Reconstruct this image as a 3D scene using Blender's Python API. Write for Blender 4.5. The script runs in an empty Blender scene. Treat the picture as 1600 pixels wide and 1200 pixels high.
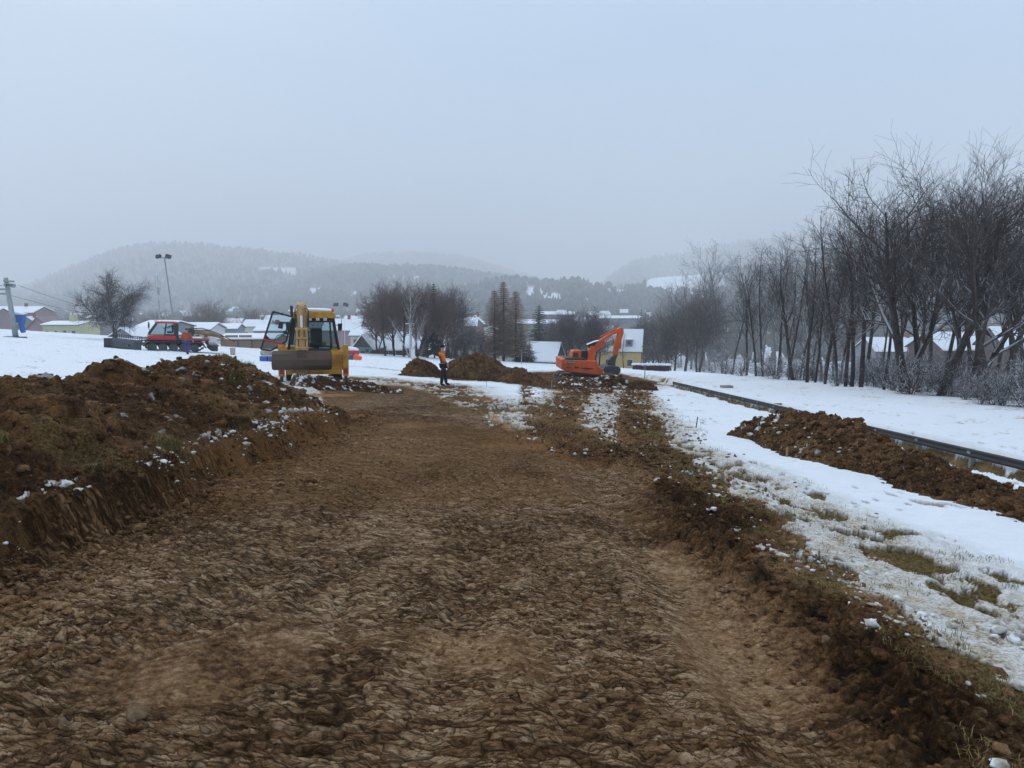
import bpy, math, random
import numpy as np
from mathutils import Vector, Matrix, Euler
rad = math.radians
sc = bpy.context.scene
C = sc.collection
# ------------------------------------------------------------------ camera
CAMH, FPX, PITCH = 1.8, 1100.0, rad(7.36)
cam = bpy.data.cameras.new('camera'); co = bpy.data.objects.new('camera', cam); C.objects.link(co)
co.location = (0, 0, CAMH); co.rotation_euler = (rad(90) - PITCH, 0, 0)
cam.sensor_width = 36; cam.lens = FPX / 1600 * 36; cam.clip_end = 20000; cam.clip_start = .05
sc.camera = co
sc.view_settings.view_transform = 'Standard'; sc.view_settings.look = 'None'
sc.view_settings.gamma = 1; sc.view_settings.exposure = 0.0
sc.cycles.volume_bounces = 3; sc.cycles.max_bounces = 6; sc.cycles.transparent_max_bounces = 16
# ------------------------------------------------------------------ sky and sun
SUN_EL, SUN_AZ = rad(32), rad(-32)     # azimuth measured from +Y towards +X
w = bpy.data.worlds.new('World'); sc.world = w; w.use_nodes = True
nt = w.node_tree; nt.nodes.clear(); L = nt.links.new
out = nt.nodes.new('ShaderNodeOutputWorld')
sky = nt.nodes.new('ShaderNodeTexSky'); sky.sky_type = 'NISHITA'; sky.sun_disc = False
sky.sun_elevation = SUN_EL; sky.sun_rotation = SUN_AZ; sky.air_density = 1.5; sky.dust_density = 3
bg1 = nt.nodes.new('ShaderNodeBackground'); bg1.inputs[1].default_value = 0.05; L(sky.outputs[0], bg1.inputs[0])
tc = nt.nodes.new('ShaderNodeTexCoord'); sp = nt.nodes.new('ShaderNodeSeparateXYZ'); L(tc.outputs['Generated'], sp.inputs[0])
nz = nt.nodes.new('ShaderNodeTexNoise'); nz.inputs['Scale'].default_value = 1.6; nz.inputs['Detail'].default_value = 5
mp = nt.nodes.new('ShaderNodeMapping'); mp.inputs['Scale'].default_value = (1, 1, 3.5)
L(tc.outputs['Generated'], mp.inputs[0]); L(mp.outputs[0], nz.inputs[0])
ad = nt.nodes.new('ShaderNodeMath'); ad.operation = 'MULTIPLY_ADD'; ad.inputs[1].default_value = .20; L(nz.outputs[0], ad.inputs[0]); L(sp.outputs['Z'], ad.inputs[2])
rp = nt.nodes.new('ShaderNodeValToRGB'); L(ad.outputs[0], rp.inputs[0])
SKYC = [(0.0, (.60, .68, .84)), (.09, (.585, .675, .84)), (.24, (.51, .64, .84)), (.40, (.47, .65, .89)), (.65, (.68, .87, 1.10)), (1.0, (.82, 1.00, 1.22))]
while len(rp.color_ramp.elements) < len(SKYC): rp.color_ramp.elements.new(.5)
for e, (p_, c_) in zip(rp.color_ramp.elements, SKYC): e.position = p_; e.color = (*c_, 1)
bg2 = nt.nodes.new('ShaderNodeBackground'); bg2.inputs[1].default_value = 1.0; L(rp.outputs[0], bg2.inputs[0])
adds = nt.nodes.new('ShaderNodeMixShader'); adds.inputs[0].default_value = .88; L(bg1.outputs[0], adds.inputs[1]); L(bg2.outputs[0], adds.inputs[2]); L(adds.outputs[0], out.inputs[0])
sl = bpy.data.lights.new('sun', 'SUN'); sl.energy = 1.15; sl.angle = rad(11); sl.color = (1, .97, .92)
so = bpy.data.objects.new('sun', sl); C.objects.link(so)
sd_ = Vector((math.sin(SUN_AZ) * math.cos(SUN_EL), math.cos(SUN_AZ) * math.cos(SUN_EL), math.sin(SUN_EL)))
so.rotation_euler = sd_.to_track_quat('Z', 'Y').to_euler()
HAZE = 0.00062
# ------------------------------------------------------------------ numpy noise
def _h(ix, iy, iz, s):
    h = (ix.astype(np.int64) * 374761393 + iy.astype(np.int64) * 668265263 + iz * 2147483647 + s * 974634777) & 0xffffffff
    h = ((h ^ (h >> 13)) * 1274126177) & 0xffffffff
    h = ((h ^ (h >> 16)) * 2246822519) & 0xffffffff
    return (h ^ (h >> 15)).astype(np.float64) / 4294967296.0
def vn(x, y, s=0):
    x = np.asarray(x, float); y = np.asarray(y, float)
    ix = np.floor(x); iy = np.floor(y); fx = x - ix; fy = y - iy
    ux = fx * fx * fx * (fx * (fx * 6 - 15) + 10); uy = fy * fy * fy * (fy * (fy * 6 - 15) + 10)
    a = _h(ix, iy, 0, s); b = _h(ix + 1, iy, 0, s); c = _h(ix, iy + 1, 0, s); d = _h(ix + 1, iy + 1, 0, s)
    return (a * (1 - ux) + b * ux) * (1 - uy) + (c * (1 - ux) + d * ux) * uy
def fbm(x, y, s=0, o=4, g=.5):
    t = 0; a = 1; n = 0
    for i in range(o):
        t = t + a * vn(x, y, s + i * 7); n += a; a *= g
        x, y = (x * 1.6 - y * 1.2) + 17.3, (x * 1.2 + y * 1.6) - 9.1
    return t / n
def vn3(x, y, z, s=0):
    iz = np.floor(z); fz = z - iz; uz = fz * fz * (3 - 2 * fz); iz = iz.astype(np.int64)
    def lay(zz):
        ix = np.floor(x); iy = np.floor(y); fx = x - ix; fy = y - iy
        ux = fx * fx * (3 - 2 * fx); uy = fy * fy * (3 - 2 * fy)
        return (_h(ix, iy, zz, s) * (1 - ux) + _h(ix + 1, iy, zz, s) * ux) * (1 - uy) + (_h(ix, iy + 1, zz, s) * (1 - ux) + _h(ix + 1, iy + 1, zz, s) * ux) * uy
    return lay(iz) * (1 - uz) + lay(iz + 1) * uz
def fbm3(x, y, z, s=0, o=3):
    t = 0; a = 1; n = 0
    for i in range(o):
        t = t + a * vn3(x, y, z, s + i * 5); n += a; a *= .5; x = x * 2.03 + 3.1; y = y * 2.03 - 7.7; z = z * 2.03 + 1.9
    return t / n
def worley(x, y, s=0):
    ix = np.floor(x); iy = np.floor(y)
    f1 = np.full(np.shape(x), 9.); f2 = f1.copy(); rr = np.zeros_like(f1); dx1 = np.zeros_like(f1); dy1 = np.zeros_like(f1)
    for a in (-1, 0, 1):
        for b in (-1, 0, 1):
            cx = ix + a; cy = iy + b
            dx = x - (cx + _h(cx, cy, 1, s)); dy = y - (cy + _h(cx, cy, 2, s)); d = np.hypot(dx, dy)
            m = d < f1
            f2 = np.where(m, f1, np.minimum(f2, d)); rr = np.where(m, _h(cx, cy, 3, s), rr)
            dx1 = np.where(m, dx, dx1); dy1 = np.where(m, dy, dy1); f1 = np.where(m, d, f1)
    return f1, f2, rr, dx1, dy1
def ss(a, b, x):
    t = np.clip((np.asarray(x, float) - a) / (b - a), 0, 1); return t * t * (3 - 2 * t)
def smax(a, b, k): return .5 * (a + b + np.sqrt((a - b) ** 2 + k * k))
# ------------------------------------------------------------------ terrain height
FLOOR = -28.0
def RX(y): return 9.35 + .039 * (np.clip(y, 0, 60) - 13)
def G(x, y):
    """large-scale ground height"""
    x = np.asarray(x, float); y = np.asarray(y, float)
    yy = np.maximum(y, -40)
    z = -.08 * yy - .058 * np.clip(x, -400, 400)
    lefty = ss(-30, -90, x)
    z = z - .07 * np.maximum(0, y - (100 + 35 * lefty))
    z = z + (.30 * ss(.10, .30, x - RX(y)) + .45 * ss(.5, 9.5, x - RX(y))) * ss(75, 55, y)
    z = z + .34 * ss(-3.45, -3.70, x + .12 * np.sin(y * 1.7) + .08 * np.sin(y * 4.1)) * ss(-9, -7, x) * ss(16.5, 14.0, y)
    z = z - .16 * ss(-.75, -.5, x - RX(y)) * ss(.10, -.05, x - RX(y)) * ss(48, 42, y)
    return smax(z, FLOOR + 0 * x, 2.0)
cp, spi = math.cos(PITCH), math.sin(PITCH)
def ray(px, py):
    a = (px - 800) / FPX; b = (py - 600) / FPX
    return a, cp - b * spi, -spi - b * cp
def at_y(px, y, py=None):
    a, b, c = ray(px, 458 if py is None else py)
    if py is None:
        b2 = None
        # x from column at forward distance y on the ground
        z = float(G(0, y)); dep = y * cp - (z - CAMH) * spi
        for _ in range(3):
            x = (px - 800) / FPX * dep; z = float(G(x, y)); dep = y * cp - (z - CAMH) * spi
        return x, y, z
    t = y / b
    return a * t, y, CAMH + c * t
def at(px, py):
    """ground point seen at a pixel"""
    a, b, c = ray(px, py); t = 1.5
    for _ in range(4000):
        x, y, z = a * t, b * t, CAMH + c * t
        if z < float(G(x, y)): break
        t *= 1.003
    return (x, y, float(G(x, y)))
def topz(py, y): return at_y(800, y, py)[2]
def plane_at(px, py):
    a, b, c = ray(px, py)
    t = CAMH / max(-c - .08 * b - .058 * a, .004)
    return (a * t, b * t)
# ------------------------------------------------------------------ object helpers
def tag(o, label=None, cat=None, group=None, kind=None):
    if label: o['label'] = label
    if cat: o['category'] = cat
    if group: o['group'] = group
    if kind: o['kind'] = kind
    return o
def empty(name, loc=(0, 0, 0), rz=0, label=None, cat=None, group=None):
    o = bpy.data.objects.new(name, None); C.objects.link(o); o.location = loc; o.rotation_euler = (0, 0, rz)
    o.empty_display_size = .2
    return tag(o, label, cat, group)
def link(name, me, mat=None, parent=None, smooth=False):
    o = bpy.data.objects.new(name, me); C.objects.link(o)
    if mat: me.materials.append(mat)
    if parent: o.parent = parent
    if smooth:
        me.polygons.foreach_set('use_smooth', np.ones(len(me.polygons), bool))
    return o
def copy_tree(o, parent=None):
    c = o.copy(); C.objects.link(c); c.parent = parent
    for ch in o.children: copy_tree(ch, c)
    return c
def np_mesh(name, v, f, attrs=None):
    me = bpy.data.meshes.new(name); v = np.asarray(v, np.float32); f = np.asarray(f, np.int32); k = f.shape[1]
    me.vertices.add(len(v)); me.vertices.foreach_set('co', v.ravel())
    me.loops.add(f.size); me.loops.foreach_set('vertex_index', f.ravel())
    me.polygons.add(len(f)); me.polygons.foreach_set('loop_start', np.arange(0, f.size, k, dtype=np.int32))
    me.polygons.foreach_set('loop_total', np.full(len(f), k, np.int32))
    for n, a in (attrs or {}).items():
        at_ = me.attributes.new(n, 'FLOAT_COLOR', 'POINT'); at_.data.foreach_set('color', np.asarray(a, np.float32).ravel())
    me.update(calc_edges=True); return me
def grid_faces(nr, nc):
    i = np.arange((nr - 1) * nc).reshape(nr - 1, nc)[:, :-1].ravel()
    return np.stack([i, i + 1, i + nc + 1, i + nc], 1)
class MB:
    """collects simple solids into one mesh"""
    def __init__(s): s.v = []; s.f = []
    def add(s, vs, fs, M=None):
        b = len(s.v)
        for p in vs: s.v.append(tuple(M @ Vector(p)) if M is not None else tuple(p))
        for f in fs: s.f.append([b + i for i in f])
        return s
    def box(s, c, d, rot=None):
        x, y, z = d[0] / 2, d[1] / 2, d[2] / 2
        M = Matrix.Translation(c) @ (Euler(rot).to_matrix().to_4x4() if rot else Matrix())
        return s.add([(-x, -y, -z), (x, -y, -z), (x, y, -z), (-x, y, -z), (-x, -y, z), (x, -y, z), (x, y, z), (-x, y, z)],
                     [(0, 3, 2, 1), (4, 5, 6, 7), (0, 1, 5, 4), (1, 2, 6, 5), (2, 3, 7, 6), (3, 0, 4, 7)], M)
    def prism(s, pts, axis, a, b):
        """pts 2D outline in the plane normal to axis, extruded a..b"""
        n = len(pts)
        def P(p, t):
            return {'x': (t, p[0], p[1]), 'y': (p[0], t, p[1]), 'z': (p[0], p[1], t)}[axis]
        vs = [P(p, a) for p in pts] + [P(p, b) for p in pts]
        return s.add(vs, [list(range(n))[::-1], list(range(n, 2 * n))] + [(i, (i + 1) % n, n + (i + 1) % n, n + i) for i in range(n)])
    def tube(s, pts, r, n=8, cap=True):
        pts = [Vector(p) for p in pts]; rs = r if hasattr(r, '__len__') else [r] * len(pts); b = len(s.v)
        for i, p in enumerate(pts):
            d = (pts[min(i + 1, len(pts) - 1)] - pts[max(i - 1, 0)]).normalized()
            u = d.cross(Vector((0, 0, 1)) if abs(d.z) < .9 else Vector((1, 0, 0))).normalized(); w_ = d.cross(u)
            for k in range(n):
                a = 2 * math.pi * k / n; s.v.append(tuple(p + (u * math.cos(a) + w_ * math.sin(a)) * rs[i]))
        for i in range(len(pts) - 1):
            for k in range(n):
                s.f.append([b + i * n + k, b + i * n + (k + 1) % n, b + (i + 1) * n + (k + 1) % n, b + (i + 1) * n + k])
        if cap:
            s.f.append([b + k for k in range(n)][::-1]); s.f.append([b + (len(pts) - 1) * n + k for k in range(n)])
        return s
    def cyl(s, a, b, r, n=16): return s.tube([a, b], r, n)
    def build(s, name, mat, parent=None, bevel=0, smooth=False):
        me = bpy.data.meshes.new(name); me.from_pydata(s.v, [], s.f); me.update()
        import bmesh
        bm = bmesh.new(); bm.from_mesh(me); bmesh.ops.recalc_face_normals(bm, faces=bm.faces[:]); bm.to_mesh(me); bm.free()
        o = link(name, me, mat, parent, smooth)
        if bevel:
            m = o.modifiers.new('bevel', 'BEVEL'); m.width = bevel; m.segments = 2; m.limit_method = 'ANGLE'
        return o
def box(name, c, d, mat, parent=None, bevel=0, rot=None): return MB().box(c, d, rot).build(name, mat, parent, bevel)
# ------------------------------------------------------------------ materials
def newmat(name):
    m = bpy.data.materials.new(name); m.use_nodes = True; n = m.node_tree; b = n.nodes['Principled BSDF']
    return m, n, b
def noise(n, scale, detail=4, rough=.5, vec=None, mapscale=None):
    t = n.nodes.new('ShaderNodeTexNoise'); t.inputs['Scale'].default_value = scale; t.inputs['Detail'].default_value = detail; t.inputs['Roughness'].default_value = rough
    tc = n.nodes.new('ShaderNodeTexCoord'); src = tc.outputs['Object']
    if vec is not None: src = vec
    if mapscale:
        mp = n.nodes.new('ShaderNodeMapping'); mp.inputs['Scale'].default_value = mapscale; n.links.new(src, mp.inputs[0]); src = mp.outputs[0]
    n.links.new(src, t.inputs['Vector']); return t.outputs[0]
def ramp(n, src, stops):
    r = n.nodes.new('ShaderNodeValToRGB'); n.links.new(src, r.inputs[0])
    while len(r.color_ramp.elements) < len(stops): r.color_ramp.elements.new(.5)
    for e, (p, c) in zip(r.color_ramp.elements, stops):
        e.position = p; e.color = (*(c if hasattr(c, '__len__') else (c, c, c)), 1)
    return r.outputs[0]
def mix(n, f, a, b, mode='MIX'):
    m = n.nodes.new('ShaderNodeMix'); m.data_type = 'RGBA'; m.blend_type = mode
    for i, v in ((0, f), (6, a), (7, b)):
        if hasattr(v, 'is_linked') or hasattr(v, 'links'): n.links.new(v, m.inputs[i])
        else: m.inputs[i].default_value = v if i == 0 else ((*v, 1) if len(v) == 3 else v)
    return m.outputs[2]
def math_(n, op, a, b=0., c=None):
    m = n.nodes.new('ShaderNodeMath'); m.operation = op
    for i, v in enumerate((a, b) if c is None else (a, b, c)):
        if hasattr(v, 'links'): n.links.new(v, m.inputs[i])
        else: m.inputs[i].default_value = v
    return m.outputs[0]
def bump(n, b, h, strength=.4, dist=.02):
    k = n.nodes.new('ShaderNodeBump'); k.inputs['Strength'].default_value = strength; k.inputs['Distance'].default_value = dist
    n.links.new(h, k.inputs['Height']); n.links.new(k.outputs[0], b.inputs['Normal'])
def paint(name, col, rough=.45, metal=0, dirt=.35, dirtcol=(.09, .065, .045), scale=3, spec=.5):
    m, n, b = newmat(name)
    a = noise(n, scale, 6, .62); f = ramp(n, a, [(.42, 0.), (.72, 1.)])
    n.links.new(mix(n, math_(n, 'MULTIPLY', f, dirt), col, dirtcol), b.inputs['Base Color'])
    r = ramp(n, a, [(.3, rough), (.8, min(1, rough + .35))]); n.links.new(r, b.inputs['Roughness'])
    b.inputs['Metallic'].default_value = metal; b.inputs['Specular IOR Level'].default_value = spec
    bump(n, b, noise(n, scale * 12, 3), .08, .01); return m
def glass(name, tint=(.55, .7, .7), alpha=.45):
    m, n, b = newmat(name); b.inputs['Base Color'].default_value = (.06, .09, .09, 1); b.inputs['Roughness'].default_value = .06
    t = n.nodes.new('ShaderNodeBsdfTransparent'); t.inputs[0].default_value = (*tint, 1)
    mx = n.nodes.new('ShaderNodeMixShader'); mx.inputs[0].default_value = alpha
    n.links.new(t.outputs[0], mx.inputs[1]); n.links.new(b.outputs[0], mx.inputs[2]); n.links.new(mx.outputs[0], n.nodes['Material Output'].inputs[0]); return m
def snow_mat(name='snow'):
    m, n, b = newmat(name); a = noise(n, 6, 5)
    n.links.new(ramp(n, a, [(.3, (.76, .79, .83)), (.7, (.84, .86, .89))]), b.inputs['Base Color']); b.inputs['Roughness'].default_value = .75
    bump(n, b, noise(n, 25, 5), .3, .02); return m
SNOW = snow_mat()
def earth_mat(name='earth_and_snow'):
    """mud, grass and snow driven by the attributes fa = (snow, grass, dirt, tone) and fb = (ochre, cavity shade, smooth, straw)"""
    m, n, b = newmat(name)
    def attr(a):
        t = n.nodes.new('ShaderNodeAttribute'); t.attribute_name = a; s = n.nodes.new('ShaderNodeSeparateColor'); n.links.new(t.outputs['Color'], s.inputs[0])
        return s.outputs[0], s.outputs[1], s.outputs[2], t.outputs['Alpha']
    snow, grass, dirt, tone = attr('fa'); ochre, cav_shade, flaky, straw = attr('fb')
    n1 = noise(n, 34, 8, .7); n2 = noise(n, 5, 5, .6); n3 = noise(n, 150, 4, .7); 
    tcv = n.nodes.new('ShaderNodeTexCoord')
    def flakes(scale, rot, warp):
        wn = n.nodes.new('ShaderNodeTexNoise'); wn.inputs['Scale'].default_value = scale[0] * .55; wn.inputs['Detail'].default_value = 3; n.links.new(tcv.outputs['Object'], wn.inputs['Vector'])
        mp = n.nodes.new('ShaderNodeMapping'); mp.inputs['Rotation'].default_value = (0, 0, rot); mp.inputs['Scale'].default_value = scale; n.links.new(tcv.outputs['Object'], mp.inputs[0])
        va = n.nodes.new('ShaderNodeVectorMath'); va.operation = 'MULTIPLY_ADD'; va.inputs[1].default_value = (warp, warp, 0); n.links.new(wn.outputs['Color'], va.inputs[0]); n.links.new(mp.outputs[0], va.inputs[2])
        v1 = n.nodes.new('ShaderNodeTexVoronoi'); v1.voronoi_dimensions = '2D'; v1.feature = 'F1'; v1.inputs['Scale'].default_value = 1; n.links.new(va.outputs[0], v1.inputs['Vector'])
        v2 = n.nodes.new('ShaderNodeTexVoronoi'); v2.voronoi_dimensions = '2D'; v2.feature = 'DISTANCE_TO_EDGE'; v2.inputs['Scale'].default_value = 1; n.links.new(va.outputs[0], v2.inputs['Vector'])
        sb = n.nodes.new('ShaderNodeVectorMath'); sb.operation = 'SUBTRACT'; n.links.new(va.outputs[0], sb.inputs[0]); n.links.new(v1.outputs['Position'], sb.inputs[1])
        s1 = n.nodes.new('ShaderNodeSeparateXYZ'); n.links.new(sb.outputs[0], s1.inputs[0]); s2 = n.nodes.new('ShaderNodeSeparateColor'); n.links.new(v1.outputs['Color'], s2.inputs[0])
        front = ramp(n, s1.outputs['Y'], [(0.0, 1.), (.02, 0.)])
        tilt = s1.outputs['Y']; cell = s2.outputs[0]; miss = ramp(n, s2.outputs[1], [(.25, 0.), (.4, 1.)])
        crack = ramp(n, v2.outputs['Distance'], [(.03, 1.), (.18, 0.)])
        return crack, math_(n, 'MULTIPLY', cell, 1.), tilt, miss
    k1, q1, l1, m1 = flakes((6.6, 18, 1), rad(12), .85); k2, q2, l2, m2 = flakes((17, 44, 1), rad(20), 1.1)
    k1 = math_(n, 'MULTIPLY', k1, m1); k2 = math_(n, 'MULTIPLY', k2, m2)
    t = math_(n, 'ADD', math_(n, 'ADD', math_(n, 'MULTIPLY_ADD', n1, 1.25, -.25), math_(n, 'MULTIPLY', flaky, math_(n, 'MULTIPLY_ADD', n1, -.55, .275))), math_(n, 'MULTIPLY', n2, .5)); t = math_(n, 'ADD', t, math_(n, 'MULTIPLY_ADD', tone, .8, -.50)); t = math_(n, 'ADD', t, math_(n, 'MULTIPLY', flaky, math_(n, 'ADD', math_(n, 'MULTIPLY_ADD', q1, .26, -.13), math_(n, 'MULTIPLY_ADD', q2, .34, -.17))))
    mud = ramp(n, t, [(.10, (.045, .019, .006)), (.34, (.160, .079, .032)), (.56, (.36, .200, .096)), (.86, (.72, .48, .28))])
    ocf = math_(n, 'MULTIPLY', ochre, ramp(n, n1, [(.3, .35), (.6, 1.)]))
    mud = mix(n, ocf, mud, (.36, .175, .062))
    mud = mix(n, ramp(n, n3, [(.56, 0.), (.75, .35)]), mud, (.40, .29, .19))
    mud = mix(n, math_(n, 'MULTIPLY', cav_shade, .8), mud, (.018, .012, .009))  # gaps between clods darkened in colour: moist soil plus painted crevice shade
    gr = ramp(n, n1, [(.3, (.034, .022, .008)), (.47, (.125, .085, .028)), (.60, (.24, .17, .064)), (.75, (.42, .31, .15))])
    kk = math_(n, 'MULTIPLY', flaky, math_(n, 'MAXIMUM', k1, math_(n, 'MULTIPLY', k2, .75))); mud = mix(n, math_(n, 'MULTIPLY', kk, .84), mud, (.035, .017, .006))  # flake cracks darkened in colour: moist soil plus painted crack shadow
    under = mix(n, grass, mud, gr)
    under = mix(n, math_(n, 'MULTIPLY', straw, ramp(n, n1, [(.45, 0.), (.6, 1.)])), under, (.25, .19, .10))
    sn = ramp(n, n2, [(.3, (.77, .80, .84)), (.7, (.84, .86, .885))])
    dcol = ramp(n, n1, [(.33, (.13, .085, .04)), (.60, (.50, .41, .27))])
    sn = mix(n, math_(n, 'MULTIPLY', dirt, ramp(n, math_(n, 'ADD', math_(n, 'MULTIPLY', n1, .5), math_(n, 'MULTIPLY', n2, .5)), [(.42, 1.), (.62, .30)])), sn, dcol)
    n.links.new(mix(n, snow, under, sn), b.inputs['Base Color'])
    rg = mix(n, snow, ramp(n, n2, [(.3, .75), (.7, .95)]), (.85, .85, .85)); n.links.new(rg, b.inputs['Roughness'])
    b.inputs['Specular IOR Level'].default_value = .06
    vor = n.nodes.new('ShaderNodeTexVoronoi'); vor.feature = 'F1'; vor.inputs['Scale'].default_value = 42; vor.inputs['Randomness'].default_value = 1
    n.links.new(tcv.outputs['Object'], vor.inputs['Vector'])
    hh = math_(n, 'ADD', math_(n, 'MULTIPLY', n1, math_(n, 'MULTIPLY_ADD', flaky, -.50, .9)), math_(n, 'MULTIPLY', vor.outputs['Distance'], math_(n, 'MULTIPLY_ADD', flaky, .38, -.50)))
    hh = math_(n, 'ADD', hh, math_(n, 'MULTIPLY', n3, .35))
    hh = math_(n, 'MULTIPLY', hh, math_(n, 'SUBTRACT', 1.0, math_(n, 'MULTIPLY', snow, .80)))
    fl = math_(n, 'ADD', math_(n, 'ADD', math_(n, 'MULTIPLY', l1, 1.0), math_(n, 'MULTIPLY', l2, .5)), math_(n, 'MULTIPLY', kk, -.7))
    hh = math_(n, 'ADD', hh, math_(n, 'MULTIPLY', fl, flaky))
    bump(n, b, hh, 1.0, .040); return m
EARTH = earth_mat()
# ------------------------------------------------------------------ ground masks
def poly_sd(x, y, P):
    """signed distance to polygon, negative inside"""
    P = np.asarray(P, float); d = np.full(x.shape, 1e9); ins = np.zeros(x.shape, bool); n = len(P)
    for i in range(n):
        a = P[i]; b = P[(i + 1) % n]; e = b - a; t = np.clip(((x - a[0]) * e[0] + (y - a[1]) * e[1]) / (e @ e), 0, 1)
        d = np.minimum(d, np.hypot(x - a[0] - t * e[0], y - a[1] - t * e[1]))
        c = ((a[1] > y) != (b[1] > y)) & (x < (b[0] - a[0]) * (y - a[1]) / (b[1] - a[1] + 1e-12) + a[0]); ins ^= c
    return np.where(ins, -d, d)
def line_d(x, y, P):
    P = np.asarray(P, float); d = np.full(x.shape, 1e9)
    for a, b in zip(P[:-1], P[1:]):
        e = b - a; t = np.clip(((x - a[0]) * e[0] + (y - a[1]) * e[1]) / (e @ e), 0, 1)
        d = np.minimum(d, np.hypot(x - a[0] - t * e[0], y - a[1] - t * e[1]))
    return d
PP = lambda *pts: [plane_at(*p) for p in pts]
MUD = [(-3.7, -6), (-3.75, 12.5)] + PP((505, 640), (500, 606), (560, 601), (640, 607), (700, 632), (760, 655), (830, 690), (900, 696), (985, 705), (1060, 735), (1130, 790), (1230, 868), (1400, 975), (1600, 1120), (1700, 1250)) + [(2.85, -6)]
MIXED = PP((760, 640), (860, 625), (880, 607), (1000, 607), (1030, 650), (1085, 720), (1130, 780), (1060, 745), (900, 705), (820, 680))
EXCAV = PP((650, 590), (700, 582), (800, 583), (870, 582), (960, 583), (1035, 600), (1000, 609), (930, 618), (880, 612), (790, 600))
RUTA = PP((930, 725), (890, 690), (868, 660), (885, 632), (915, 603), (935, 592)); RUTL = PP((850, 690), (826, 655), (822, 625), (822, 604))
RUTB = PP((1140, 810), (1060, 740), (1012, 700), (990, 655), (985, 612)); RUTB2 = PP((1080, 745), (1020, 690), (1005, 650), (1000, 615))
DIRT1 = PP((1030, 680), (1120, 733), (1250, 792), (1400, 868), (1600, 985), (1700, 1050)); DIRT2 = PP((1085, 740), (1240, 826), (1400, 925), (1600, 1062), (1700, 1130))
TY1 = PP((742, 700), (770, 780), (800, 880), (860, 1020), (960, 1200)); TY2 = PP((930, 745), (1040, 850), (1160, 960), (1330, 1130), (1420, 1200)); TY3 = PP((640, 690), (560, 800), (500, 960), (520, 1200)); DIRT3 = PP((1180, 735), (1330, 810), (1500, 880), (1600, 925)); BACKM = PP((500, 598), (560, 594), (640, 602), (690, 604), (760, 645)); TRK = PP((560, 575), (640, 583), (720, 588), (800, 592))
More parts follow.
